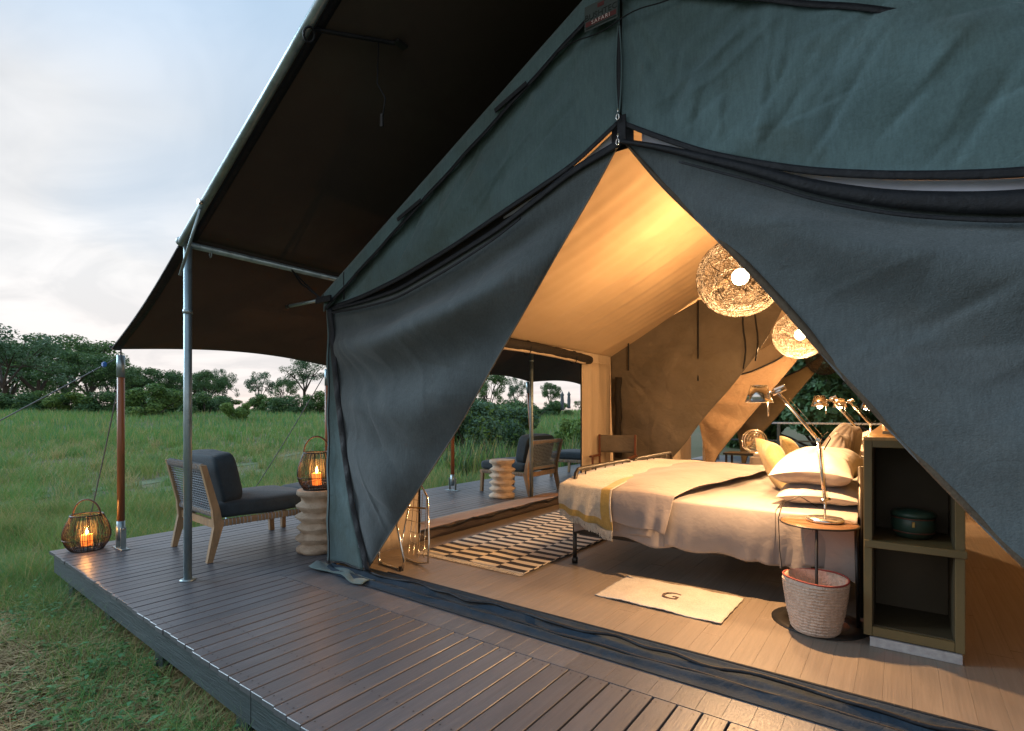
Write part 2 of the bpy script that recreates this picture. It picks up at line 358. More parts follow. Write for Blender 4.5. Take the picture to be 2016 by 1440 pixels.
# ------------------------------------------------------------------ deck
def yedge(x): return 1.273-.05*(x+2)
deck = thing('deck', None, None); tag(deck, kind='structure')
def plank_mesh(name, w, th, bev, m):
    bm = bmesh.new(); add_box(bm, (0, 0, -th/2), (w, 1, th), None, bev)
    me = bpy.data.meshes.new(name); bm.to_mesh(me); bm.free(); me.materials.append(m); return me
PK = plank_mesh('plank', .1015, .03, .0025, DECK)
def plank(me, x, y0, y1, z, parent, r=0):
    o = bpy.data.objects.new('plank', me); o.location = (x, (y0+y1)/2, z+r); o.scale = (1, y1-y0, 1)
    link(o, parent); return o
k = 0
for i in range(63):
    x = -.907-.055-.11*(27-i)+.0
    plank(PK, x, yedge(x)+random.uniform(-.006, .006), 2.345, 0, deck, random.uniform(-.0012, .0012)).rotation_euler.y = random.uniform(-.004, .004)
x = -.907-.055-.11*28
while x > -6.42:
    ys = [yedge(x)+random.uniform(-.006, .006)]
    y = random.choice([4.7, 5.9, 7.1]); ys += [y, y+3.6, 13.5]
    for a, b in zip(ys, ys[1:]): plank(PK, x, a+.001, b-.002, 0, deck, random.uniform(-.0012, .0012))
    x -= .11
XL = x+.055
def fasc(x0, x1): # board under plank ends following the slightly skewed front edge
    y0, y1 = yedge(x0), yedge(x1); L = math.hypot(x1-x0, y1-y0)
    return ((x0+x1)/2, (y0+y1)/2+.045, -.031-.085), (L, .035, .17), Matrix.Rotation(math.atan2(y1-y0, x1-x0), 3, 'Z')
for a, b in ((XL+.03, -2.5), (-2.495, 3.2)):
    c, s, r = fasc(a, b); box('fascia_board', c, s, FASC, deck, r, .003)
box('fascia_board', (XL+.04, 7.4, -.116), (.035, 11.6, .17), FASC, deck, None, .003)
for y in (1.62, 2.3, 4.2, 6.3, 8.4, 10.5): box('joist', ((XL+3.2)/2, y, -.116), (3.2-XL-.15, .05, .16), FASC, deck, None, .003)
for px in (-6.15, -5.05, -3.95, -2.78, -1.6, -.4, .8):
    for py in ((yedge(px)+.14), 4.2, 8.4):
        box('pier', (px+.05, py, -.36), (.13, .10, .32), FASC, deck, None, .006)
FK = plank_mesh('plank', .1095, .028, .0006, FLOORM)
SK = plank_mesh('plank', .1095, .028, .0008, DECK)
bm = bmesh.new()
for i in range(63):
    x = -.907-.055-.11*(27-i)
    for y in (2.31, 1.62, yedge(x)+.05):
        for dx in (-.028, .028):
            c = (x+dx+random.uniform(-.003, .003), y+random.uniform(-.004, .004), .0006)
            v_ = [bm.verts.new((c[0]+.0042*math.cos(q*PI/4), c[1]+.0042*math.sin(q*PI/4), .0022)) for q in range(8)]; bm.faces.new(v_)
tag(obj('screw_heads', bm, BLKM, deck), kind='stuff')
o_ = plank(PK, -3.952, 2.351, 13.5, 0, deck); o_.scale.x = .66
tf = thing('tent_floor', None, None); tag(tf, kind='structure')
for i in range(50):
    x = -3.86+.11*i
    plank(SK, x, 2.351, 2.62, -.001, tf)
    y = 2.6215; cuts = sorted([random.uniform(3.2, 4.8), random.uniform(5.6, 7.4), 9.2+random.uniform(-.4, .4)])+[14.6]
    for c in cuts:
        plank(FK, x, y, c-.0015, -.001, tf, random.uniform(-.0004, .0004)); y = c
bm = bmesh.new(); add_box(bm, (-1.2, 8.4, -.045), (5.4, 12.1, .02)); obj('subfloor', bm, FASC, tf)

# ------------------------------------------------------------------ tent
YF = 2.72; XLW, XRW, XR, ZR = -3.88, 1.41, -1.237, 3.68; ZW = 2.22; YB = 14.2
SL = (ZR-ZW)/(XR-XLW)
tent = thing('safari_tent', 'large green canvas safari tent with its front flaps drawn apart on the timber deck', 'tent', (0, 0, 0))
def roofz(x): return ZR-np.abs(x-XR)*SL
LL = spl([(-1.243, 2.9), (-1.53, 2.74), (-1.91, 2.62), (-2.5, 2.43), (-2.99, 2.3), (-3.41, 2.22), (-3.87, 2.17)])
RL = spl([(-1.231, 2.89), (-1.04, 2.76), (-.76, 2.585), (-.53, 2.475), (-.32, 2.385), (-.04, 2.295), (.2, 2.235), (.37, 2.20), (.7, 2.165), (1.05, 2.16), (1.40, 2.19)])
cr1 = creases(46, -3.6, -1.3, 2.3, 3.5, .020, 1.0, 5); cr2 = creases(110, -1.1, 1.3, 2.25, 3.4, .018, .75, 8, L=(.12, .55))
def rip(X, Z, ph, amp=.02):      # soft tension folds running down from the ridge point
    a = np.arctan2(ZR-.1-Z, X-XR); d = np.hypot(ZR-Z, X-XR); return amp*np.sin(a*17+ph+1.5*np.sin(a*5))*np.clip(d*.6, 0, 1)
def gable_left(S, T):
    x, zb = LL(S[:, 0]); x = x[:, None]; zb = zb[:, None]; zt = roofz(x)+.0
    Z = zb+(zt-zb)*T; X = x+0*T; k = np.sin(PI*np.clip(T, 0, 1))**.5
    return X, YF-.04*np.sin(PI*T)*S*2*(1-S)+k*(cr1(X, Z)+rip(X, Z, 0)), Z
def gable_right(S, T):
    x, zb = RL(S[:, 0]); x = x[:, None]; zb = zb[:, None]; zt = roofz(x)
    Z = zb+(zt-zb)*T; X = x+0*T; k = np.sin(PI*np.clip(T, 0, 1))**.5
    bag = -.05*np.exp(-((X-.1)/.5)**2-((Z-2.75)/.25)**2)
    return X, YF-.05*np.sin(PI*T)*S+bag+k*(cr2(X, Z)+rip(X, Z, 1, .028)), Z
gl = grid('gable_panel', gable_left, 150, 90, CANVAS, tent, .003); gl['label'] = 'left half of the green upper gable panel'
gr = grid('gable_panel', gable_right, 190, 110, CANVAS, tent, .003); gr['label'] = 'right half of the green upper gable panel, wrinkled'
def bandy(name, cf, w0, w1, y, m, n=90, s0=0., s1=1., th=.004, wob=0., par=tent, lift=0.):
    def f(S, T):
        x, z = cf(s0+(s1-s0)*S[:, 0]); w = w0+(w1-w0)*S[:, 0]
        return x[:, None]+0*T, y+wob*np.sin(S*41+T*3)*np.sin(S*17)+lift*np.sin(PI*T), z[:, None]-w[:, None]*T
    return grid(name, f, n, 3, m, par, th)
bandy('panel_edge_tape', LL, .030, .035, YF-.012, TAPE)
bandy('panel_edge_tape', RL, .030, .045, YF-.014, TAPE)
# roof edges: canvas hem with black piping just inside it
for sg in (-1, 1):
    def hem(S, T, sg=sg):
        x = XR+sg*2.66*S; z = roofz(x)+.075-.155*T
        return x, YF-.03+.012*np.sin(S*60)*T, z
    grid('roof_hem', hem, 120, 4, CANVAS, tent, .003)
    def pip(S, T, sg=sg):
        x = XR+sg*2.63*S; z = roofz(x)-.06-.030*T-.006*np.sin(S*23)**2
        return x, YF-.045+0*S, z
    grid('roof_piping', pip, 120, 2, TAPE, tent, .004)
    for sx in (.28, .62) if sg < 0 else (.66,):
        x = XR+sg*2.65*sx; z = float(roofz(x))
        bm = bmesh.new(); add_box(bm, (x-.03*sg, YF-.055, z-.03), (.26, .008, .03), Matrix.Rotation(sg*.35, 3, 'Y'), .002); obj('strap', bm, TAPE, tent)
    def roof(S, T, sg=sg):
        x = XR+sg*2.72*S; return x, YF-.03+T*(YB-YF+.1), roofz(x)+.075-.02*np.sin(T*PI*6)**2*np.sin(S*PI)
    grid('roof_canvas', roof, 30, 60, CANVAS, tent, .004)
    crc = creases(60, 2.8, 8.1, 0, 3, .012, .5, 21+sg, L=(.3, 1.3), w=(.02, .07))
    def lin(S, T, sg=sg):
        x = XR+sg*2.64*S; y = YF+.02+T*(YB-YF-.1)
        bays = np.abs(np.sin((y-2.72)/5.38*PI)); d = S*2.64
        return x, y, roofz(x)-.03-.10*bays*np.sin(S*PI)**.8+.5*crc(y, d)+.006*np.sin(y*14+d*2.2+np.sin(y*3)*1.4)*np.sin(S*PI)+.004*np.sin(y*31+d*5)*np.sin(S*PI)
    c = grid('ceiling_liner', lin, 60, 420, LINER, tent, .003)
# vertical zip slit, strap and hooks at the door apex
def slit(S, T): return XR+(S-.5)*.022*np.sin(np.clip(T, .02, .98)*PI)**.6, YF-.030+0*S, 2.90+.50*T
grid('door_zip', slit, 2, 20, TAPE, tent, .003)
for dx in (-.016, .016): tube('zip_welt', [(XR+dx*math.sin(PI*(i/14)*.9+.1), YF-.03, 2.9+.5*i/14) for i in range(15)], .004, CANVAS, tent, 6)
box('apex_strap', (XR+.012, YF-.02, 2.835), (.05, .008, .15), TAPE, tent)
box('slit_backing', (XR, YF+.03, 3.28), (.10, .004, .78), TAPE, tent)  # black strip added behind the slit to keep lamp light from showing through
bandy('lip_mesh_band', lambda s: (LL(s)[0], LL(s)[1]+.05), .22, .12, YF+.05, TAPE, s0=.13, s1=1.)  # dark mesh band behind the gap under the left lip
box('apex_backing', (XR, YF+.02, 2.82), (.13, .006, .16), TAPE, tent)
for z in (2.895, 2.76):
    bm = bmesh.new(); add_tube(bm, [(XR-.002+.009*math.cos(a), YF-.04, z+.016*math.sin(a)) for a in np.linspace(0, 2*PI, 13)[:-1]], .0035, 6, True)
    add_tube(bm, [(XR, YF-.04, z+.012), (XR, YF-.04, z+.045)], .004, 6); obj('snap_hook', bm, CHROMED, tent)
# pale lining that shows between panel and flap
def pale_r(S, T):
    x, z = RL(S[:, 0]*.93+.03); w = .075*(1-S[:, 0]**2)+.02; return x[:, None]+.03, YF+.035+.01*np.sin(S*30)*T, (z[:, None]-.03)-w[:, None]*T
grid('pale_door_lining', pale_r, 80, 5, PALE, tent, .003)
def pale_l(S, T):
    x, z = LL(.01+S[:, 0]*.3); w = .085*(1-S[:, 0])+.012; return x[:, None]-.04, YF+.035+0*T, (z[:, None]-.03)-w[:, None]*T
grid('pale_door_lining', pale_l, 40, 5, PALE, tent, .003)
# left flap : hung like a cloth between corner and apex, pulled to the corner foot
LT = spl([(-3.85, 2.15), (-3.41, 2.17), (-3.0, 2.21), (-2.46, 2.36), (-2.07, 2.48), (-1.73, 2.62), (-1.53, 2.71), (-1.235, 2.785)])
LE = spl([(-1.235, 2.785), (-1.40, 2.545), (-1.63, 2.25), (-1.83, 1.98), (-2.09, 1.64), (-2.44, 1.16), (-2.94, .58), (-3.33, .11)])
LK = spl([(-3.85, 2.15), (-3.77, 1.59), (-3.68, 1.09), (-3.59, .69), (-3.49, .37), (-3.36, .06)])
crf = creases(50, -3.7, -1.7, .2, 2.3, .014, 2.3, 3, L=(.1, .5))
def flap(LT, LK, LE, sgn, crf, folds, out=.10):
    def f(S, T):
        # Coons patch: top LT(s), left LK(t), right LE(t), bottom short
        tx, tz = LT(S); kx, kz = LK(T); ex, ez = LE(T)
        b0 = np.array([kx[0, -1], kz[0, -1]]); b1 = np.array([ex[0, -1], ez[0, -1]]); bx = b0[0]+(b1[0]-b0[0])*S; bz = b0[1]+(b1[1]-b0[1])*S
        P00 = LT(np.array([0.])); P10 = LT(np.array([1.]))
        X = (1-T)*tx+T*bx+(1-S)*kx+S*ex-((1-S)*(1-T)*P00[0]+S*(1-T)*P10[0]+(1-S)*T*b0[0]+S*T*b1[0])
        Z = (1-T)*tz+T*bz+(1-S)*kz+S*ez-((1-S)*(1-T)*P00[1]+S*(1-T)*P10[1]+(1-S)*T*b0[1]+S*T*b1[1])
        e = np.sin(PI*np.clip(S, 0, 1))**.55*np.clip(T*7, 0, 1)*np.clip((1-T)*5, 0, 1)
        Y = np.zeros_like(X)
        for (t0, w, a, sk) in folds:
            q = T-t0-sk*(S-.5); Y += -a*np.exp(-(q/w)**2)*np.where(q > 0, 1, 1)
        ang = np.arctan2(P00[1]-Z, np.abs(X-P00[0])+1e-3); rad = np.hypot(X-P00[0], Z-P00[1])
        Y += .011*np.sin(ang*26+2*np.sin(ang*7))*np.exp(-rad*.8)*np.clip(rad*5, 0, 1)
        Y = Y*e + crf(X, Z)*e - out*np.sin(PI*T)*np.sin(PI*S)
        return X, YF+.0+Y, Z
    return f
FL = [(.09, .035, -.07, .02), (.20, .06, .15, .10), (.33, .06, -.05, .14), (.45, .06, .05, .2), (.57, .05, -.02, .2), (.69, .06, .03, .3), (.82, .05, -.03, .2)]
fl = grid('door_flap', flap(LT, LK, LE, 1, crf, FL), 130, 170, FLAPC, tent, .003); fl['label'] = 'left door flap hanging in a deep fold'
bandy('flap_tape', LT, .020, .045, YF-.022, TAPE, s0=0.0, s1=1.)
bandy('flap_tape', lambda s: (LT(s)[0], LT(s)[1]-.035-.05*np.sin(PI*s)), .016, .016, YF-.048, TAPE, s0=.03, s1=.75)
def kband(K, dx0, dx1, y, m, n=80, name='flap_tape', wob=.01):
    def f(S, T):
        x, z = K(S[:, 0]); return x[:, None]+dx0+(dx1-dx0)*T+0*S, y-wob*np.sin(S*60)*np.sin(PI*T)-.01*np.sin(PI*T), z[:, None]+0*T
    return grid(name, f, n, 4, m, tent, .004)
kband(LK, -.015, .055, YF-.024, TAPE)
tube('flap_edge_cord', [(float(LE(u)[0]), YF-.004, float(LE(u)[1])) for u in np.linspace(0, 1, 50)], .005, CURT, tent, 6)
# corner panel with pale slit
def corner(S, T):
    z = .04+2.14*T; xr = np.interp(2.18-2.14*T[0], [0, .1, .6, 1.1, 1.5, 1.81, 2.14], [-3.83, -3.82, -3.79, -3.72, -3.63, -3.57, -3.44])[None]
    return -3.915+(xr+3.915)*S, YF+.012+.006*np.sin(T*30+S*4)+.01*np.sin(S*PI), z
grid('corner_panel', corner, 10, 80, CANVAS, tent, .003)
tube('corner_piping', [(-3.865+.006*math.sin(i), YF-.004, .03+2.15*i/30) for i in range(31)], .006, TAPE, tent, 6)
def pslit(S, T):
    z = .06+.75*T; x = np.interp(z, [.04, .37, .69, .83], [-3.43, -3.545, -3.62, -3.655]); return x-.005+.06*S*np.sin(np.clip(T*1.0, 0, 1)*PI*.5+PI/2), YF+.012+0*S, z
grid('pale_door_lining', pslit, 3, 30, PALE, tent, .002)
# corner ledge pole poking out, hem straps
tube('eave_spreader', [(-3.88, 2.69, 2.235), (-4.42, 2.69, 2.238)], .014, GALV, tent, 10)
tube('spreader_cap', [(-4.40, 2.69, 2.238), (-4.45, 2.69, 2.238)], .018, BLKM, tent, 10)
box('eave_bracket', (-3.86, 2.66, 2.225), (.20, .02, .05), TAPE, tent)
for dx in (0, .05): tube('tie_strap', [(-3.9+dx*.4, 2.70, 2.21), (-4.2-dx, 2.70, 2.42), (-4.42, 2.72, 2.57)], .007, TAPE, tent, 6)
tube('tie_strap', [(-3.63, 2.69, 2.20), (-3.625, 2.685, 2.32), (-3.63, 2.69, 2.42)], .006, TAPE, tent, 6)
# right flap
RTT = spl([(1.40, 2.12), (1.05, 2.09), (.7, 2.09), (.37, 2.11), (.2, 2.145), (-.04, 2.21), (-.32, 2.325), (-.53, 2.445), (-.76, 2.56), (-1.04, 2.70), (-1.225, 2.775)])
RE = spl([(-1.225, 2.775), (-1.02, 2.48), (-.72, 2.13), (-.46, 1.80), (-.32, 1.60), (-.04, 1.22), (.2, .92), (.37, .715), (.75, .32), (.96, .08)])
RK = spl([(1.40, 2.12), (1.40, 1.4), (1.38, .9), (1.33, .5), (1.20, .05)])
crg = creases(34, -.6, 1.3, .7, 2.2, .012, .7, 9, L=(.2, .6))
FR = [(.05, .04, -.04, .0), (.15, .08, .09, .05), (.33, .09, -.045, .0), (.52, .10, .04, .0), (.75, .09, .02, .1)]
fr = grid('door_flap', flap(RTT, RK, RE, -1, crg, FR, .09), 130, 150, FLAPC, tent, .003); fr['label'] = 'right door flap stretched from apex to the right corner'
RTi = lambda s: (RTT(1-s)[0], RTT(1-s)[1])
bandy('flap_tape', RTi, .025, .13, YF-.030, TAPE, lift=-.01)
bandy('flap_tape', lambda s: (RTi(s)[0]+.02, RTi(s)[1]-.07-.07*s), .012, .022, YF-.05, TAPE, s0=.12, s1=.98)
def rhem(S, T):
    x, z = RE(S[:, 0]*.97+.005); return x[:, None]+.032*T*np.minimum(1, S*8), YF+.0-.014*np.sin(PI*T)-.004*np.sin(S*50), z[:, None]+.012*T
grid('flap_hem', rhem, 90, 3, mat('brown_hem', (.085, .060, .036), (.06, .042, .026), .85, scale=20, bump=.3), tent, .004)
# side walls, left one with a wide window opening
def wavy(Y, Z): return .008*np.sin(Y*19+np.sin(Y*5)*2)*np.clip(1.2-abs(Z-1)*.5, .3, 1)+.004*np.sin(Y*47)
def wallp(name, y0, y1, z0, z1, x=XLW, sg=1, m=LINERW):
    def f(S, T):
        Y = y0+(y1-y0)*S; Z = z0+(z1-z0)*T; return x+sg*(.012+wavy(Y, Z)), Y, Z
    return grid(name, f, max(4, int((y1-y0)*22)), 16, m, tent, .004)
wallp('wall_panel', 2.76, 3.74, .0, 2.06); wallp('wall_panel', 7.07, 8.12, .0, 2.06); wallp('wall_panel', 2.76, 8.12, 2.06, 2.24)
def sill(S, T):
    Y = 3.74+3.33*S; return XLW+.012+.004*np.sin(Y*23), Y, .11*T+.008*np.sin(Y*9)*T
grid('wall_panel', sill, 60, 3, FLY, tent, .006)
for y, z0, z1 in ((3.745, .09, 2.03), (7.065, .09, 2.03)): tube('window_edge_tape', [(XLW+.022, y, z0), (XLW+.024, y+.006, (z0+z1)/2), (XLW+.022, y, z1)], .011, TAPE, tent, 6)
tube('window_zip', [(XLW+.035, 3.74+3.3*i/40, .10+.012*math.sin(i*.8)+.006*math.sin(i*2.1)) for i in range(41)], .010, TAPE, tent, 6)
def sf(S, T):
    Y = 3.74+3.33*S; return XLW-.01-.62*T+.01*np.sin(Y*6), Y, .105-.09*T**.6+.012*np.abs(np.sin(Y*7+T*2))*np.sin(PI*T)
grid('window_skirt', sf, 90, 8, mat('brown_skirt', (.34, .20, .12), (.28, .165, .10), .85, scale=6, bump=.3), tent, .004)
bl = [(XLW+.07, 3.9+3.35*i/40, 2.075+.045*math.sin(PI*i/40)) for i in range(41)]
tube('rolled_blind', bl, [.066+.003*math.sin(i*.9)+.002*math.sin(i*2.3) for i in range(41)], mat('dark_brown_blind', (.012, .008, .006), (.007, .005, .004), .8, scale=12, bump=.5), tent, 14)
tube('blind_lining', [(a, b, c-.055) for a, b, c in bl[3:39]], .028, LINERW, tent, 10)
for i in (5, 12, 20, 34):
    a, b, c = bl[i]; tube('blind_strap', [(a+.066*math.cos(q), b+.01*math.sin(q), c-.02+.092*math.sin(q)) for q in np.linspace(0, 2*PI, 17)[:-1]], .006, TAPE, tent, 6, True)
for y0, y1 in ((8.12, 9.3), (10.3, 11.0), (11.05, 12.3), (13.2, 14.1)): wallp('wall_panel', y0, y1, 0, 2.24)
for y0, y1 in ((9.3, 10.3), (12.3, 13.2)): wallp('wall_panel', y0, y1, 1.9, 2.24); wallp('wall_panel', y0, y1, 0, .1)
def rw(S, T): Y = 2.76+11.4*S; Z = 2.24*T; return XRW-.012-wavy(Y, Z), Y, Z
grid('wall_panel', rw, 200, 16, LINERW, tent, .004)
# interior dividing curtains, same cut as the front flaps
crd = creases(50, -3.8, -1.4, .3, 3.2, .012, .9, 31, L=(.3, 1.2), w=(.02, .05))
def divider(y, zt, top, labs, m=CURT, seed=1):
    E_ = spl([(-1.26, 2.74), (-1.49, 2.27), (-1.95, 1.68), (-2.40, 1.10), (-2.70, .74), (-2.95, .40), (-3.05, .03)])
    K_ = spl([(-3.87, 2.24), (-3.86, 1.4), (-3.83, .7), (-3.8, .03)]) if top == 0 else spl([(-3.87, 2.02), (-3.62, 1.7), (-3.33, 1.2), (-3.19, .5), (-3.14, .03)])
    Tt = spl([(-3.87, 2.24), (-3.2, 2.60), (-2.4, 2.97), (-1.7, 3.33), (-1.26, 3.5)] if top == 0 else [(-3.87, 2.02), (-3.3, 1.93), (-2.75, 1.96), (-2.3, 2.06), (-1.85, 2.26), (-1.5, 2.52), (-1.26, 2.76)])
    Ee = spl([(-1.26, 3.5), (-1.26, 2.76), (-1.60, 2.15), (-1.95, 1.68), (-2.40, 1.16), (-2.66, .78), (-3.1, .3), (-3.3, .03)]) if top == 0 else E_
    g0 = flap(Tt, K_, Ee, 1, crd, [(.3, .06, .04, .3), (.45, .06, -.035, .3), (.6, .07, .05, .35), (.78, .05, -.03, .3)], .08)
    def f(S, T):
        X, Y, Z = g0(S, T); return X, Y-YF+y, Z
    c = grid('dividing_curtain', f, 90, 110, m, tent, .003); c['label'] = labs
    tube('curtain_edge', [(float(Ee(u)[0]), y-.006, float(Ee(u)[1])) for u in np.linspace(.28 if top == 0 else 0, 1, 40)], .007, TAPE if top else CURT, tent, 6)
    if top: tube('curtain_edge', [(float(Tt(u)[0]), y-.012, float(Tt(u)[1])) for u in np.linspace(0, 1, 30)], .018, TAPE, tent, 6)
    # mirrored right half
    def f2(S, T):
        X, Y, Z = g0(S, T); return 2*XR-X, Y-YF+y, Z
    c = grid('dividing_curtain', f2, 60, 70, m, tent, .003); c['label'] = labs.replace('left', 'right')
divider(8.1, 0, 0, 'left half of the first dividing curtain')
divider(11.0, 0, 1, 'left half of the second dividing curtain', mat('rust_curtain', (.30, .215, .14), (.23, .16, .105), .85, scale=2.2, bump=.6, bscale=7, crease=(2.6, .6)))
divider(13.9, 0, 1, 'left half of the dark far curtain', mat('dark_olive_curtain', (.125, .095, .052), (.085, .064, .036), .85, scale=2.2, bump=.6, bscale=7))
def farg(S, T):
    x = XR+(S-.5)*5.2; zb = 2.70-.75*np.abs(S-.5)*2; return x, 13.98+.01*np.sin(x*30), zb+(roofz(x)-.06-zb)*T
grid('far_gable_lining', farg, 60, 10, LINERW, tent, .003)
tube('rolled_curtain', [(-3.70+.01*math.sin(i), 8.02, .55+1.30*i/14) for i in range(15)], [.055+.006*math.sin(i*2) for i in range(15)], mat('dark_brown_blind', (.03, .02, .015)), tent, 10)
for (x, z0, z1) in ((-3.52, 2.47, 1.95), (-2.42, 2.95, 1.75), (-1.78, 3.2, 1.9), (-1.62, 3.3, 2.0)):
    tube('hanging_tie', [(x+(.02 if x > -2 else 0)*math.sin(i), 8.02, z0+(z1-z0)*i/10) for i in range(11)], .012, TAPE, tent, 6)
# sill cloth across the doorway
def sillc(S, T):
    x = -3.83+5.3*S; yo = np.interp(x, [-3.83, -3.74, -3.2, -2.3, -.9, 1.5], [2.64, 2.60, 2.57, 2.555, 2.545, 2.54]); yi = 2.86
    y = yo+(yi-yo)*T
    z = .006+.030*np.exp(-((T-.55-.10*np.sin(x*2.1)-.03*np.sin(x*7))/.11)**2)+.022*np.exp(-((T-.22+.05*np.sin(x*3.3))/.08)**2)+.012*np.exp(-((T-.97)/.05)**2)+.005*np.abs(np.sin(x*9+T*6))*np.sin(PI*T)
    return x, y, z
grid('door_sill_cloth', sillc, 320, 40, PVC, tent, 0)
tube('sill_cord', [(-3.8+5.3*i/120, 2.725+.02*math.sin(i*.35)+.008*math.sin(i*.9), .045+.006*math.sin(i*.7)) for i in range(121)], .010, TAPE, tent, 6)
tube('sill_cord', [(-3.6+5.1*i/120, 2.635+.008*math.sin(i*.5), .026) for i in range(121)], .007, TAPE, tent, 6)
tube('sill_cord', [(-3.3+4.8*i/90, 2.862, .016) for i in range(91)], .009, TAPE, tent, 6)
def foot(S, T):   # crumpled canvas at the corner foot
    x = -3.98+.75*S; return x, 2.60+.16*T-.03*np.sin(S*9)-.04*S, .012+.07*np.abs(np.sin(S*7+T*2.2))*.45*(1-.4*S)*np.sin(PI*np.clip(T+.12, 0, 1))
grid('corner_foot_cloth', foot, 40, 16, CANVAS, tent, .003)
# maker's patch on the gable
def text_mesh(name, body, size, m, loc, rot, parent, ext=.0006, sp=1.0):
    cu = bpy.data.curves.new(name, 'FONT'); cu.body = body; cu.size = size; cu.extrude = ext; cu.align_x = 'CENTER'; cu.align_y = 'CENTER'; cu.space_character = sp
    t = bpy.data.objects.new('tmp', cu); COL.objects.link(t); bpy.context.view_layer.update()
    me = bpy.data.meshes.new_from_object(t.evaluated_get(bpy.context.evaluated_depsgraph_get())); bpy.data.objects.remove(t)
    me.materials.clear(); me.materials.append(m); o = bpy.data.objects.new(name, me); o.location = loc; o.rotation_euler = rot; return link(o, parent)
PZ = -.062; PXO = .02
patch = box('maker_patch', (-1.345+PXO, YF-.068, 3.545+PZ), (.20, .003, .14), mat('dull_patch', (.050, .066, .062), None, .8, scale=9), tent, None, .001)
LR = mat('pale_red_print', (.60, .50, .46), None, .8); DR = mat('dark_print_green', (.008, .014, .010), None, .8); RB = mat('dark_red_bar', (.10, .02, .018), None, .8)
text_mesh('lettering', 'BUSHTEC', .046, DR, (-1.345+PXO, YF-.071, 3.545+PZ), (PI/2, 0, 0), patch)
bar = box('lettering_bar', (-1.345+PXO, YF-.0705, 3.510+PZ), (.185, .002, .026), RB, patch, None, .0005)
text_mesh('lettering', 'SAFARI', .030, LR, (-1.345+PXO, YF-.0725, 3.510+PZ), (PI/2, 0, 0), patch, sp=1.25)
box('lettering_bar', (-1.345+PXO, YF-.0705, 3.488+PZ), (.185, .002, .008), DR, patch, None, .0005)
box('emblem', (-1.345+PXO, YF-.0705, 3.590+PZ), (.04, .002, .022), RB, patch, None, .0005)
box('gable_patch', (-1.215, YF-.07, 3.555), (.06, .004, .07), TAPE, tent)
tube('gable_seam', [(-1.62+1.1*i/30, YF-.055, 3.405+.012*math.sin(i*.6)-.10*((i/30-.5)**2)) for i in range(31)], .0035, TAPE, tent, 5)

# ------------------------------------------------------------------ fly roof with its pipes
fly = thing('fly_roof', 'dark brown canvas fly roof stretched over pipes above the tent and veranda', 'canopy', (0, 0, 0))
YFF = 1.83; YFB = 11.6; XE, ZE = -4.44, 2.62; XO, ZO = -5.97, 1.87; ZFR = ZE+(XR-XE)*.585
def flyup(sg):
    def f(S, T):
        d = (XR-XE)*S; x = XR+sg*d; y = YFF+(YFB-YFF)*T; bay = np.abs(np.sin((y-YFF)/2.35*PI))
        return x, y, ZFR-.585*d+.02-.05*bay*np.sin(PI*S)*.6
    return f
def flydn(sg):
    def f(S, T):
        y = YFF+(YFB-YFF)*T; bay = np.abs(np.sin((y-YFF-.02)/2.32*PI))
        x = XR+sg*((XR-XE)+(XE-XO-.02)*S-.10*bay*S**2); return x, y+.0*S, ZE+.02+(ZO-ZE-.01)*S-.05*np.sin(PI*S)*(1-.3*bay)+.07*bay*S**2
    return f
for sg in (-1, 1):
    c = grid('fly_sheet', flyup(sg), 24, 120, FLY, fly, .004); c = grid('fly_sheet', flydn(sg), 24, 160, FLY, fly, .004)
    def seam(S, T, sg=sg):
        d = (XR-XE)*S; x = XR+sg*d; y = YFF+.05+.05*T; return x, y, ZFR-.585*d+.008
    grid('fly_edge_hem', seam, 30, 1, TAPE, fly, .004)
    ex = XR+sg*(XR-XE)
    tube('front_edge_pipe', [(XR, YFF-.01, ZFR-.03), (ex, YFF-.01, ZE-.03)], .030, GALV, fly, 14)
    tube('eave_pipe', [(ex, YFF, ZE-.035), (ex, YFB, ZE-.035)], .026, GALV, fly, 12)
    tube('lower_hem', [(XR+sg*(XR-XO+.02-.10*abs(math.sin((YFF+(YFB-YFF)*i/120-YFF-.02)/2.32*PI))), YFF+(YFB-YFF)*i/120, ZO+.03+.07*abs(math.sin((YFF+(YFB-YFF)*i/120-YFF-.02)/2.32*PI))) for i in range(121)], .010, TAPE, fly, 6)
    def fh(S, T, sg=sg):
        X, Y, Z = flydn(sg)(S, 0*T); return X, Y+.07*T, Z-.008
    grid('front_hem', fh, 24, 2, TAPE, fly, .005)
tube('ridge_pipe', [(XR, YFF, ZFR-.04), (XR, YFB, ZFR-.04)], .03, GALV, fly, 12)
for y in (4.15, 6.5, 8.85): tube('cross_pipe', [(XR, y, ZFR-.05), (XE, y, ZE-.05)], .024, GALV, fly, 10)
# corner joint, diagonal brace and bolts
tube('corner_brace', [(-4.09, YFF-.03, 2.76), (-4.41, YFF-.035, 2.33)], .011, GALV, fly, 8)
tube('brace_bolt', [(-4.06, YFF-.06, 2.80), (-4.06, YFF-.03, 2.80)], .018, CHROMED, fly, 10)
bm = bmesh.new(); bmesh.ops.create_uvsphere(bm, u_segments=14, v_segments=10, radius=.036, matrix=Matrix.Translation((-4.455, YFF-.01, 2.60))); obj('corner_joint', bm, GALV, fly, True)
tube('eye_bolt', [(-4.44+.018*math.cos(a), 2.03, 2.545+.022*math.sin(a)) for a in np.linspace(0, 2*PI, 11)[:-1]], .005, GALV, fly, 6, True)
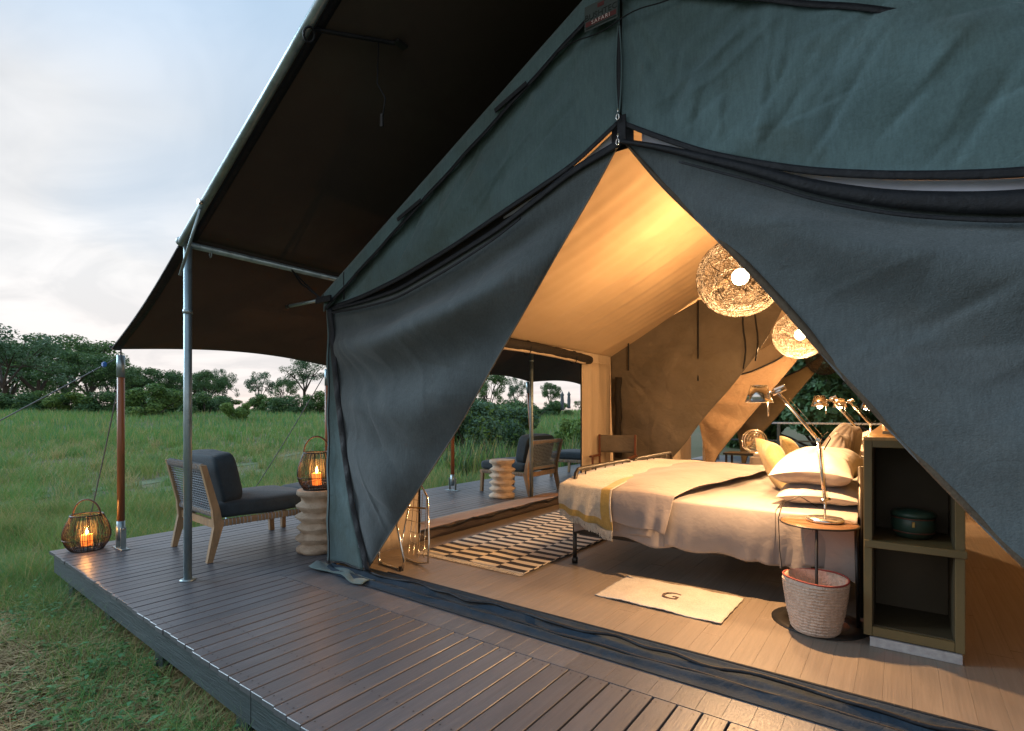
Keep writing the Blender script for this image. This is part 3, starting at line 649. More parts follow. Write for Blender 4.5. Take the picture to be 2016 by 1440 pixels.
# strap round the pipe with a loose buckle end
bm = bmesh.new()
add_tube(bm, [(-2.78+.034*math.cos(a)*.55, YFF-.01+.034*math.sin(a), 3.49+.034*math.cos(a)) for a in np.linspace(0, 2*PI, 13)[:-1]], .007, 6, True)
sz = lambda d: 3.50+.585*0-.010
def fsz(x): return ZFR-.585*(XR-x)-.015
P = [(-2.80+.02*i, 1.86+.052*i, fsz(-2.80+.02*i)-.012) for i in range(10)]
add_tube(bm, P, .013, 6); 
strap = obj('pipe_strap', bm, TAPE, fly)
box('buckle', (-2.60, 2.36, fsz(-2.60)-.02), (.05, .09, .022), BLKM, strap, None, .004)
tube('strap_tail', [(-2.66, 2.23, fsz(-2.66)-.02), (-2.66, 2.22, 3.36), (-2.62, 2.25, 3.27), (-2.63, 2.24, 3.16)], [.004, .004, .005, .006], TAPE, strap, 6)
box('buckle', (-2.64, 2.24, 3.13), (.022, .02, .085), BLKM, strap, None, .004)

# ------------------------------------------------------------------ poles and posts
def metal_pole(loc, label, topz):
    t = thing('metal_pole', label, 'pole', loc, 0, 'galvanised poles under the fly eave')
    tube('pole_tube', [(0, 0, 0), (0, 0, topz)], .029, GALV, t, 16)
    tube('pole_collar', [(0, 0, topz-.52), (0, 0, topz-.49)], .034, GALV, t, 16)
    lathe('foot_flange', [(.055, 0), (.055, .008), (.032, .012)], GALV, t, 16); return t
metal_pole((-4.435, 1.86, 0), 'galvanised steel pole standing in front of the lounge chair near the deck edge', 2.57)
metal_pole((-4.45, 4.20, 0), 'galvanised steel pole behind the left door flap', 2.56)
metal_pole((-4.45, 6.62, 0), 'galvanised steel pole seen through the tent window beside the white stool', 2.56)
metal_pole((-4.45, 8.95, 0), 'farthest galvanised steel pole past the window chair', 2.56)
def wood_post(loc, label, h=1.82, lean=(0, 0)):
    t = thing('wooden_post', label, 'post', loc, 0, 'orange wooden posts along the veranda edge')
    tube('post_shaft', [(0, 0, .15), (lean[0], lean[1], h)], .031, WOODP, t, 16)
    tube('steel_sleeve', [(lean[0]*.9, lean[1]*.9, h-.20), (lean[0], lean[1], h+.01)], .034, GALV, t, 16)
    tube('foot_sleeve', [(0, 0, .08), (0, 0, .26)], .034, GALV, t, 16)
    box('base_plate', (0, 0, .005), (.26, .07, .009), GALV, t)
    for s in (-1, 1): box('bracket_cheek', (s*.062, 0, .105), (.009, .045, .20), GALV, t, None, .002)
    for s in (-1, 1): tube('bolt', [(s*.045, 0, .19), (s*.075, 0, .19)], .010, CHROMED, t, 8)
    tube('top_pin', [(lean[0], lean[1], h), (lean[0], lean[1], h+.09)], .007, BLKM, t, 6); return t
wood_post((-5.98, 1.92, 0), 'orange wooden post by the lantern at the deck corner')
wood_post((-5.97, 4.17, 0), 'orange wooden post seen just left of the door flap behind the lit lantern', 1.83)
wood_post((-5.95, 6.53, 0), 'orange wooden post in the left part of the tent window view', 1.86)
wood_post((-5.97, 8.95, 0), 'leaning orange wooden post seen beside the metal pole in the window', 1.86, (.10, -.35))
def guy(a, b, label, blue=False):
    t = thing('guy_rope', label, 'rope', b, 0, 'guy ropes from the veranda posts'); L = Vector(a)-Vector(b)
    tube('rope', [tuple(Vector((0, 0, 0)).lerp(L, i/12)+Vector((0, 0, -.05*math.sin(PI*i/12)))) for i in range(13)], .006, ROPE, t, 5)
    tube('peg', [(0, 0, -.03), (-.05, 0, .16)], .012, GALV, t, 6)
    if blue:
        p = L*.965; bm = bmesh.new(); add_box(bm, p, (.06, .03, .05), None, .008); obj('tensioner', bm, mat('blue_plastic', (.03, .16, .5), None, .4), t)
def gpt(x, y): return (x, y, float(gh(np.array(x), np.array(y))))
guy((-6.0, 1.92, 1.82), gpt(-8.6, -.9), 'guy rope with blue tensioner running down to the lower left from the corner post', True)
guy((-6.0, 1.95, 1.80), gpt(-7.45, 2.0), 'guy rope running down behind the corner lantern')
guy((-6.0, 4.17, 1.80), gpt(-8.0, 3.9), 'guy rope descending behind the lounge chair cushion')
guy((-6.0, 6.53, 1.80), gpt(-8.0, 6.4), 'guy rope from the post in the window view')

# ------------------------------------------------------------------ lanterns
def lantern(loc, label, sx, sz, rz, e):
    t = thing('candle_lantern', label, 'lantern', loc, rz, 'wire candle lanterns on the deck', (sx, sx, sz))
    prof = [(.115, .0), (.150, .05), (.172, .115), (.175, .16), (.160, .23), (.132, .30), (.118, .335)]
    bm = bmesh.new(); nw = 112
    zz = np.linspace(0, .335, 13); rr = np.interp(zz, [p[1] for p in prof], [p[0] for p in prof])
    for k in range(nw):
        a = 2*PI*k/nw+random.uniform(-.02, .02); tw = random.uniform(-.06, .06)
        add_tube(bm, [(r*math.cos(a+tw*z/.33), r*math.sin(a+tw*z/.33), z) for r, z in zip(rr, zz)], .0020, 4, False, False)
    for z, r in ((.115, .173),):
        add_tube(bm, [(r*math.cos(a), r*math.sin(a), z) for a in np.linspace(0, 2*PI, 33)[:-1]], .003, 5, True)
    cg = obj('wire_cage', bm, WIRE, t)
    bm = bmesh.new()
    for k in range(46):      # random woven wires around the foot
        a = random.uniform(0, 2*PI); z = random.uniform(.01, .10); da = random.uniform(.3, .8); dz = random.uniform(-.05, .05)
        P = []
        for q in range(7):
            zz_ = min(max(z+dz*q/6, .005), .12); r = np.interp(zz_, [p[1] for p in prof], [p[0] for p in prof]); P.append((r*math.cos(a+da*q/6), r*math.sin(a+da*q/6), zz_))
        add_tube(bm, P, .0018, 4, False, False)
    obj('woven_foot', bm, WIRE, t)
    for r, z, q in ((.118, .335, .006), (.116, .004, .006)): tube('rim_ring', [(r*math.cos(a), r*math.sin(a), z) for a in np.linspace(0, 2*PI, 33)[:-1]], q, WIRE, t, 6, True)
    tube('handle', [(.125*math.cos(a), 0, .325+.155*math.sin(a)) for a in np.linspace(0, PI, 19)], .0075, LEATH, t, 8)
    g = lathe('glass_cylinder', [(.072, .04), (.072, .27)], GLASS, t, 28, caps=False)
    lathe('glass_floor', [(.074, .035), (.074, .04)], BLKM, t, 20)
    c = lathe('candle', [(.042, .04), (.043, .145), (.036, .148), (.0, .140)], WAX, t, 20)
    lathe('flame', [(.0, .145), (.010, .158), (.012, .168), (.006, .190), (.0, .212)], FLAME, c, 12)
    point('candle_light', (0, 0, .19), e, (1, .48, .14), .02, t)
    return t
# ------------------------------------------------------------------ lounge chairs, ottoman, stools
def cushion(name, c, s, m, parent, rot=None, puff=.02, seed=0):
    n = 14
    def f(S, T):
        # lat-long superellipsoid
        a = (S-.5)*PI; b = T*2*PI; p = .22
        sg = lambda v, q: np.sign(v)*np.abs(v)**q
        X = sg(np.cos(a), p)*sg(np.cos(b), p); Y = sg(np.cos(a), p)*sg(np.sin(b), p); Z = sg(np.sin(a), .5)
        Z = Z*(1+puff/s[2]*2*(1-X**2)*(1-Y**2)); w = .006*np.sin(X*5+seed)*np.sin(Y*6+seed*2)
        P = np.stack([X*s[0]/2, Y*s[1]/2, Z*s[2]/2+w], -1)
        if rot is not None: P = P@np.array(rot).T
        return P[..., 0]+c[0], P[..., 1]+c[1], P[..., 2]+c[2]
    return grid(name, f, 28, 56, m, parent)
def lounge_chair(loc, rz, label, W=.92, D=.98):
    t = thing('lounge_chair', label, 'chair', loc, rz, 'teak lounge chairs on the veranda'); w = W/2
    for s in (-1, 1):
        bm = bmesh.new()
        P = [(s*(w-.03), -.02, 0), (s*(w-.03), .05, .30), (s*(w-.03), .03, .45), (s*(w-.03), -.07, .84)]
        for (a, b, wa, wb) in ((P[0], P[1], .045, .075), (P[1], P[2], .075, .06), (P[2], P[3], .06, .042)):
            vs = [bm.verts.new((p[0]+i*.022, p[1]+j*ww/2, p[2])) for p, ww in ((a, wa), (b, wb)) for i, j in ((-1, -1), (1, -1), (1, 1), (-1, 1))]
            for q in ((0, 1, 5, 4), (1, 2, 6, 5), (2, 3, 7, 6), (3, 0, 4, 7), (4, 5, 6, 7), (3, 2, 1, 0)): bm.faces.new([vs[i] for i in q])
        bmesh.ops.remove_doubles(bm, verts=bm.verts, dist=1e-4); lg = obj('rear_leg', bm, TEAK, t)
        box('foot_pad', (s*(w-.03), -.02, .004), (.035, .035, .010), BLKM, lg)
        box('leg', (s*(w-.03), D-.06, .15), (.045, .05, .30), TEAK, t, Matrix.Rotation(.06, 3, 'X'), .004)
        box('side_rail', (s*(w-.03), D/2, .325), (.04, D-.05, .055), TEAK, t, None, .005)
    box('rear_rail', (0, .05, .31), (W-.10, .03, .07), TEAK, t, None, .005); box('rear_rail', (0, .035, .40), (W-.10, .025, .04), TEAK, t, None, .004)
    box('front_rail', (0, D-.03, .325), (W-.10, .035, .055), TEAK, t, None, .005)
    box('top_rail', (0, -.065, .82), (W-.09, .028, .05), TEAK, t, Matrix.Rotation(.2, 3, 'X'), .005)
    bm = bmesh.new()      # woven cord back: horizontals wrap over verticals
    nh, nv = 17, 19
    def back(z): return np.interp(z, [.40, .45, .84], [.035, .025, -.07])
    for i in range(nv):
        x = -(w-.09)+i*(2*w-.18)/(nv-1)
        for dx in (0,): add_tube(bm, [(x+dx, back(z)+.004*math.cos(k*PI), z) for k, z in enumerate(np.linspace(.41, .81, 9))], .0028, 4, False, False)
    for k in range(nh):
        z = .43+.37*k/(nh-1)
        for dz in (0,): add_tube(bm, [(x, back(z)+.005*math.sin(j*PI+k*PI+PI/2), z+dz) for j, x in enumerate(np.linspace(-(w-.05), w-.05, nv*2))], .003, 4, False, False)
    obj('woven_cord_back', bm, CORD, t)
    bm = bmesh.new()
    for i in range(24):
        x = -(w-.07)+i*(2*w-.14)/23
        add_tube(bm, [(x, -.066+.026*math.cos(a)*.8, .82+.033*math.sin(a)) for a in np.linspace(0, 2*PI, 9)[:-1]], .0035, 4, True)
        add_tube(bm, [(x, .035+.02*math.cos(a), .40+.025*math.sin(a)) for a in np.linspace(0, 2*PI, 9)[:-1]], .0035, 4, True)
    for s in (-1, 1):
        for i in range(26):
            y = .10+i*(D-.18)/25
            if i % 9 != 8: add_tube(bm, [(s*(w-.03)+.025*math.cos(a), y, .325+.034*math.sin(a)) for a in np.linspace(0, 2*PI, 9)[:-1]], .0035, 4, True)
    tag(obj('cord_wrapping', bm, CORD, t), kind='stuff')
    cushion('seat_cushion', (0, D/2+.03, .425), (W-.06, D-.02, .155), CHAR, t, None, .012, 1)
    cushion('back_cushion', (0, .16, .70), (W-.10, .20, .46), CHAR, t, Matrix.Rotation(.22, 3, 'X'), 0, 2)
    return t
lounge_chair((-5.225, 2.235, 0), -.078, 'teak lounge chair with woven cord back standing behind the front steel pole')
lounge_chair((-4.60, 7.20, 0), PI/2, 'teak lounge chair seen from behind through the tent window beside the steel pole')
lounge_chair((-4.75, 9.6, 0), PI/2+.1, 'far teak lounge chair at the end of the veranda, mostly behind the window chair')
ot = thing('ottoman', 'charcoal cushioned ottoman beyond the lounge chair on the veranda', 'ottoman', (-5.27, 3.72, 0))
for sx in (-1, 1):
    for sy in (-1, 1): box('leg', (sx*.33, sy*.38, .15), (.045, .045, .30), TEAK, ot, None, .004)
    box('side_rail', (sx*.33, 0, .325), (.04, .78, .055), TEAK, ot, None, .004)
for sy in (-1, 1): box('front_rail', (0, sy*.38, .325), (.62, .04, .055), TEAK, ot, None, .004)
cushion('seat_cushion', (0, 0, .42), (.74, .86, .14), CHAR, ot, None, .012, 3)
def stool(loc, label, R, H, rz=0, seed=0):
    t = thing('carved_stool', label, 'stool', loc, rz, 'zigzag carved stools on the veranda')
    n = 6; prof = [(R*.90, 0), (R*1.0, .018)]
    for k in range(n):
        z = .03+(H-.09)*k/(n-1)
        prof += [(R*1.02, z+.006), (R*1.0, z+.02), (R*.74, z+.048), (R*.74, z+.055)]
    prof = [p for p in prof if p[1] < H-.075]+[(R*.78, H-.07), (R*1.0, H-.045), (R*1.0, H-.006), (R*.97, H)]
    def rf(a, k): return 1+.035*math.sin(a*5+k*.9+seed)+.02*math.sin(a*9+k)
    bm = bmesh.new(); Rg = add_lathe(bm, prof, 40, (0, 0, 0), rf)
    for k, ring in enumerate(Rg):
        if 2 < k < len(Rg)-4:
            for j, v in enumerate(ring): v.co.z += .006*math.sin(2*PI*j/40*4+k*.8+seed)
    bm.faces.new(Rg[0][::-1]); bm.faces.new(Rg[-1]); bmesh.ops.recalc_face_normals(bm, faces=bm.faces)
    o = obj('stool_column', bm, STONE, t); return t
stool((-4.385, 2.96, 0), 'pale carved zigzag stool carrying a lit lantern beside the tent corner', .185, .575)
stool((-4.86, 6.44, 0), 'white carved zigzag stool seen through the tent window', .19, .57, .4, 2)
lantern((-6.185, 1.715, 0), 'squat wire candle lantern standing on the deck corner beside the wooden post', 1.06, .98, .6, 4)
lantern((-4.385, 2.95, .576), 'taller wire candle lantern standing on the carved stool', .98, 1.02, .6, 3.5)

# ------------------------------------------------------------------ interior: rug, mat
rug = thing('woven_rug', 'black and cream checked flatweave rug with fringe at the foot of the bed', 'rug', (-2.99, 3.49, 0))
rm = bpy.data.materials.new('checked_weave'); rm.use_nodes = True; nt = rm.node_tree; b = nt.nodes['Principled BSDF']; b.inputs['Roughness'].default_value = .95
t_ = N(nt, 'ShaderNodeTexCoord'); sp_ = N(nt, 'ShaderNodeSeparateXYZ'); nt.links.new(t_.outputs['Object'], sp_.inputs[0])
ww = M2(nt, 'MULTIPLY', M2(nt, 'SUBTRACT', noise(nt, t_.outputs['Object'], 9, 3), .5), .012)
ax = M2(nt, 'FLOOR', M2(nt, 'DIVIDE', M2(nt, 'ADD', M2(nt, 'ADD', sp_.outputs[0], 2.3), ww), .287)); ay = M2(nt, 'FLOOR', M2(nt, 'DIVIDE', M2(nt, 'ADD', M2(nt, 'ADD', sp_.outputs[1], .63), ww), .070))
ck = M2(nt, 'MODULO', M2(nt, 'ADD', ax, ay), 2.)
cc = mixc(nt, ck, (.028, .024, .028), (.66, .58, .46)); nz = noise(nt, t_.outputs['Object'], 120, 2)
cc = mixc(nt, .35, cc, mixc(nt, nz, (.1, .1, .1), (1, 1, 1)), 'MULTIPLY'); nt.links.new(cc, b.inputs['Base Color'])
bp = N(nt, 'ShaderNodeBump'); bp.inputs['Strength'].default_value = .6; bp.inputs['Distance'].default_value = .004; nt.links.new(noise(nt, t_.outputs['Object'], 160, 2), bp.inputs['Height']); nt.links.new(bp.outputs[0], b.inputs['Normal'])
def rugf(S, T):
    x = -.575+1.15*S; y = 3.5*T; return x+.004*np.sin(T*40), y+.006*np.sin(S*12), .012+.004*np.sin(x*9+y*4)*np.sin(y*5)*.6
grid('weave', rugf, 40, 120, rm, rug, .006)
bm = bmesh.new()
for i in range(150):
    x = -.575+1.15*i/149; add_tube(bm, [(x, .0, .010), (x+random.uniform(-.008, .008), -.028, .006), (x+random.uniform(-.015, .015), -.05-random.uniform(0, .015), .004)], .0025, 4, False, False)
fr_ = obj('fringe', bm, WOOL, rug)
mt = thing('bath_mat', 'small cream cotton mat printed with a letter G on the floor beside the bed', 'mat', (-1.305, 3.655, 0), -.02)
def matf(S, T):
    x = -.43+.86*S+.002*np.sin(T*30)*(np.abs(S-.5) > .45); y = -.275+.55*T+.003*np.sin(S*90)*(np.abs(T-.5) > .45)
    return x, y, .010+.004*np.sin(x*8+y*3)*np.sin(y*9)+.003*np.sin(x*21)
grid('cotton_sheet', matf, 60, 40, MATC, mt, .005)
text_mesh('printed_letter', 'G', .19, INK, (.015, -.0, .0175), (0, 0, .0), mt, .0004)

# ------------------------------------------------------------------ beds
BX0, BX1 = -2.26, -.20
bedfr = thing('bed_frame', 'near dark metal bed frame with rounded foot rail beside the checked rug', 'bed', (0, 0, 0), 0, 'twin bed frames')
def bed(t, y0, y1):
    tube('foot_rail', [(BX0, y0, .28), (BX0, y0, .70), (BX0, y0+.02, .765), (BX0, y0+.06, .795), (BX0, y0+.12, .80), (BX0, y1-.12, .80), (BX0, y1-.06, .795), (BX0, y1-.02, .765), (BX0, y1, .70), (BX0, y1, .28)], .018, BEDM, t, 10)
    for y in (y0, y1):
        tube('leg', [(BX0, y, 0), (BX0, y, .28)], .018, BEDM, t, 10); tube('caster', [(BX0, y, .0), (BX0, y, .05)], .026, BEDM, t, 10)
        tube('leg', [(BX1, y, 0), (BX1, y, .95)], .018, BEDM, t, 10)
        box('side_rail', ((BX0+BX1)/2, y, .28), (BX1-BX0, .03, .05), BEDM, t)
    for k in range(5): tube('spindle', [(BX0, y0+(y1-y0)*(k+1)/6, .30), (BX0, y0+(y1-y0)*(k+1)/6, .795)], .007, BEDM, t, 8)
    tube('lower_rail', [(BX0, y0, .30), (BX0, y1, .30)], .012, BEDM, t, 8)
    tube('slat_beam', [(-1.2, y0, .27), (-1.2, y1, .27)], .015, BEDM, t, 8); tube('mid_leg', [(-1.25, y1-.1, 0), (-1.25, y1-.1, .27)], .015, BEDM, t, 8)
bed(bedfr, 4.03, 5.20)
b2 = thing('bed_frame', 'far twin bed frame standing against the near one on the window side', 'bed', (0, 0, 0), 0, 'twin bed frames'); bed(b2, 5.27, 6.43)
ms = box('mattress', (-1.22, 5.23, .47), (2.02, 2.36, .30), LINEN, None, None, .04); tag(ms, 'thick mattress lying across the two bed frames under the sheets', 'mattress')
def drape(name, xf0, xf1, zt, hem, m, parent=None, ny=60, nx=90, yf=6.42, yn=3.985, amp=.012, puff=.02, seed=0, fold=1., yn_out=0.0, mi=None):
    """cloth lying over the bed: S runs along the bed, T from the far side over the near edge and down."""
    ph = seed*1.7
    def f(S, T):
        tt = T; top = tt < .62; a = np.clip(tt/.62, 0, 1); d = np.clip((tt-.62)/.38, 0, 1)
        xa = xf0(tt)+(xf1(tt)-xf0(tt))*S
        y = yf+(yn-yf)*a
        h = hem(S); zb = zt+puff*np.sin(PI*np.clip(a, 0, 1))**.6*(1+.4*np.sin(xa*5+ph))+.007*np.sin(xa*9+y*4+ph)*np.sin(y*5+ph)+.004*np.sin(xa*17-y*9+ph)*np.sin(y*3+xa*4)*(1-.9*np.clip((a-.85)/.15, 0, 1))
        rr = .035; zc = np.where(d > 0, zb-(zt-h)*d, zb)
        zc = zc-rr*np.exp(-((tt-.62)/.035)**2)*.5
        fo = amp*np.sin(xa*13+ph+2.2*np.sin(xa*4+ph))*d**1.3*fold+.35*amp*np.sin(xa*37+ph+d*2+2*np.sin(xa*9))*d**1.6*fold+.5*amp*np.sin(xa*6+d*4)*d
        return xa+.006*np.sin(d*5+xa*12+ph)*d, y-np.where(d > 0, .015+yn_out+.02*np.sin(PI*np.clip(d, 0, 1)), 0)-fo, zc
    return grid(name, f, nx, ny, m, parent, .004, mi)
C = lambda v: (lambda t: v+0*t)
bs = thing('bottom_sheet', 'greige fitted sheet hanging down the near side of the bed', 'bed sheet', (0, 0, 0))
drape('sheet_cloth', C(-2.22), C(-.225), .645, lambda S: .285+.02*np.sin(S*14)+.012*np.sin(S*31), LINEN, bs, amp=.012, puff=.004, nx=220, fold=1.3, seed=1)
tsx = thing('top_sheet', 'pale satin sheet tucked at the pillow end of the bed', 'bed sheet', (0, 0, 0))
drape('sheet_cloth', C(-.66), C(-.215), .652, lambda S: .24+.02*np.sin(S*17), LINENL, tsx, amp=.02, puff=.004, nx=90, yn=3.975, seed=3)
ts2 = thing('flat_sheet', 'greige flat sheet with turned edge over the middle of the bed', 'bed sheet', (0, 0, 0))
drape('sheet_cloth', C(-1.45), C(-.68), .650, lambda S: .27+.012*np.sin(S*13+1), LINEN, ts2, amp=.010, puff=.006, nx=160, yn=3.978, seed=5, fold=1.)
dv = thing('duvet', 'puffy greige duvet folded back across the lower half of the bed', 'duvet', (0, 0, 0))
drape('duvet_cover', C(-2.0), lambda t: -1.05-.30*np.clip(t/.62, 0, 1)**2.5-.06*np.clip((t-.62)/.38, 0, 1), .69, lambda S: .44-.06*S+.012*np.sin(S*9), mat('duvet_linen', (.27, .228, .215), (.235, .20, .19), .62, scale=4, bump=.3, bscale=9, sheen=.3, crease=(2.6, .2)), dv, amp=.026, puff=.055, nx=130, ny=90, yn=3.95, seed=2, yn_out=.03)
d2 = drape('duvet_underside', C(-1.95), lambda t: -1.12-.30*np.clip(t/.62, 0, 1)**2.5-.10*np.clip((t-.62)/.38, 0, 1), .665, lambda S: .33+.01*np.sin(S*11), LINEN, dv, amp=.02, puff=.05, nx=90, ny=60, yn=3.965, seed=7)
th = thing('throw_blanket', 'cream wool throw with mustard stripe and fringe draped over the bed foot', 'blanket', (0, 0, 0))
drape('wool_cloth', C(-2.315), lambda t: -1.62-.22*np.clip(t/.62, 0, 1), .705, lambda S: .47-.13*S+.008*np.sin(S*20), [WOOL, MUST], th, amp=.018, puff=.045, nx=110, ny=80, yn=3.925, seed=4, yn_out=.035,
      mi=lambda S, T: ((S > .80) & (S < .97) & (T < .93) | (T > .90) & (T < .985)).astype(int))
bm = bmesh.new()
for i in range(130):
    s = i/129; x = -2.315+s*(.475); z = .47-.13*s+.008*math.sin(s*20); l = .035+.03*s
    add_tube(bm, [(x, 3.87, z+.005), (x+random.uniform(-.006, .006), 3.868, z-l*.6), (x+random.uniform(-.01, .01), 3.872, z-l-random.uniform(0, .012))], .0028, 4, False, False)
obj('fringe', bm, WOOL, th)
def pillow(loc, s, rot, m, label, seed=0, group=None):
    def f(S, T):
        side = np.where(T < .5, 1, -1); v = np.where(T < .5, T*4-1, 3-T*4); u = S*2-1
        k = np.clip((1-np.abs(u)**3.2)*(1-np.abs(v)**3.2), 0, 1)**.55
        X = u*(1-.07*(1-v**2)*np.abs(u)); Y = v*(1-.07*(1-u**2)*np.abs(v))
        cw = np.sin(np.arctan2(v, u)*17+seed+2*np.sin(u*3+v*4))*.006*(np.hypot(u, v)/1.2)**2*k**.4
        Z = side*k*(1+.10*np.sin(u*3+seed)*np.sin(v*4+seed))+side*cw*6
        Z = Z-.25*(np.abs(u)**2*np.abs(v)**2)
        return X*s[0]/2, Y*s[1]/2, Z*s[2]/2
    t = thing('pillow', label, 'pillow', loc, 0, group); t.rotation_euler = rot
    o = grid('pillowcase', f, 60, 120, m, t); bm = bmesh.new()
    return t
G_ = 'pillows at the head of the beds'
pillow((-.46, 4.43, .735), (.50, .80, .17), (0, 0, .05), LINENL, 'lower of the two satin pillows stacked nearest the camera', 1, G_)
pillow((-.465, 4.41, .905), (.50, .82, .26), (.02, -.03, -.06), LINENL, 'upper satin pillow of the near stack under the lamp arm', 2, G_)
pillow((-.45, 5.0, .86), (.22, .86, .52), (0, .30, .05), LINEN, 'greige pillow propped upright against the headboard behind the near stack', 3, G_)
pillow((-.80, 4.72, .86), (.46, .46, .15), (.12, 1.16, .55), MUSTL, 'square mustard cushion leaning against the near pillow stack', 4, G_)
pillow((-.55, 5.75, .76), (.50, .78, .18), (0, 0, 0), LINEN, 'greige pillow lying on the window side of the bed', 5, G_)
pillow((-.45, 5.85, .93), (.26, .80, .50), (0, .35, -.05), LINEN, 'crumpled greige pillow standing at the window side of the bed', 6, G_)
pillow((-.80, 5.65, .87), (.44, .44, .14), (.05, 1.05, .25), MUSTL, 'square mustard cushion leaning at the window side of the bed', 7, G_)

# ------------------------------------------------------------------ cabinet behind the bed heads
cab = thing('headboard_cabinet', 'tall olive painted cabinet with two open shelf cubes behind the bed heads', 'cabinet', (0, 0, 0))
CX0, CX1, CY0, CY1, CZ = -.165, .270, 3.57, 6.95, 1.155
box('side_board', (CX0+.02, (CY0+CY1)/2, .60), (.04, CY1-CY0, 1.09), OLIVE, cab); box('side_board', (CX1-.02, (CY0+CY1)/2, .60), (.04, CY1-CY0, 1.09), OLIVE, cab)
tp_ = box('cabinet_top', ((CX0+CX1)/2, (CY0+CY1)/2, CZ-.008), (CX1-CX0+.004, CY1-CY0+.004, .018), CABTOP, cab)
box('face_rail', ((CX0+CX1)/2, CY0+.012, 1.122), (CX1-CX0-.082, .026, .045), OLIVE, cab); box('face_rail', ((CX0+CX1)/2, CY0+.012, .082), (CX1-CX0-.082, .026, .05), OLIVE, cab)
box('shelf', ((CX0+CX1)/2+.005, CY0+.22, .565), (CX1-CX0+.005, .46, .040), OLIVE, cab)
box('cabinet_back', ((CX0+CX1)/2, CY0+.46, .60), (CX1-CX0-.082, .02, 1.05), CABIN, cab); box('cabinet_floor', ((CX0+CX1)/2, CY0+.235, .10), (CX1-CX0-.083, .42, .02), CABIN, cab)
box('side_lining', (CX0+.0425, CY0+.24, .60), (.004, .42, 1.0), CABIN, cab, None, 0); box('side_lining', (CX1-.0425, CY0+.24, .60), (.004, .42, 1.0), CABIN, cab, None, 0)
box('plinth', ((CX0+CX1)/2+.01, CY0+.5, .025), (CX1-CX0-.04, 1.02, .05), PLINTH, cab)
pot = thing('lidded_pot', 'round dark green lidded pot standing on the middle shelf of the cabinet', 'pot', (.06, 3.80, .586))
lathe('pot_body', [(.075, 0), (.095, .03), (.104, .07), (.10, .115), (.095, .12)], CELAD, pot, 28)
lathe('pot_lid', [(.103, .118), (.105, .135), (.09, .15), (.02, .158), (.0, .16)], CELAD, pot, 28)
for z in (.035, .112): tube('rim_band', [(.100*math.cos(a)*(1 if z > .1 else .975), .100*math.sin(a)*(1 if z > .1 else .975), z) for a in np.linspace(0, 2*PI, 29)[:-1]], .004, mat('rust_band', (.12, .04, .025), None, .5), pot, 6, True)
box('latch', (0, -.105, .085), (.014, .012, .03), mat('brass', (.5, .32, .12), None, .3, metal=1), pot)
bx = thing('amber_wooden_box', 'small amber wooden box with stepped block standing on the cabinet top', 'box', (.0, 4.75, 1.158), .1)
OAKM = mat('amber_wood', (.42, .24, .07), (.32, .17, .045), .4, scale=8)
box('box_base', (0, 0, .02), (.20, .24, .04), OAKM, bx); box('box_block', (-.01, .03, .11), (.09, .12, .14), OAKM, bx); box('box_arm', (.07, .0, .065), (.02, .14, .05), OAKM, bx)
bk = thing('dark_notebook', 'thin dark notebook lying on the front of the cabinet top', 'notebook', (.02, 3.95, 1.158), -.15)
box('cover', (0, 0, .012), (.20, .10, .018), mat('dark_cover', (.03, .03, .03), None, .5), bk); box('paper_block', (.003, 0, .012), (.198, .094, .014), MATC, bk)

# ------------------------------------------------------------------ side tables with lamps, basket
def side_table(loc, label):
    t = thing('side_table', label, 'table', loc, 0, 'round bedside tables')
    lathe('table_top', [(.0, .606), (.205, .606), (.212, .610), (.212, .616), (.205, .620), (.0, .620)], AMBERG, t, 48, caps=False)
    tube('top_ring', [(.212*math.cos(a), .212*math.sin(a), .612) for a in np.linspace(0, 2*PI, 49)[:-1]], .0055, BLKM, t, 6, True)
    for a in (-1.52, .15, 1.85):
        tube('leg', [(.205*math.cos(a), .205*math.sin(a), .0), (.195*math.cos(a), .195*math.sin(a), .606)], .0085 if a < 0 else .011, BLKM, t, 8)
    lathe('base_ring', [(.165, 0), (.262, 0), (.262, .008), (.165, .008), (.165, 0)], BLKM, t, 48, caps=False); return t
side_table((-.405, 3.77, 0), 'round amber glass side table beside the near pillows, basket under it')
side_table((-.405, 6.76, 0), 'round amber glass side table on the far side of the bed')
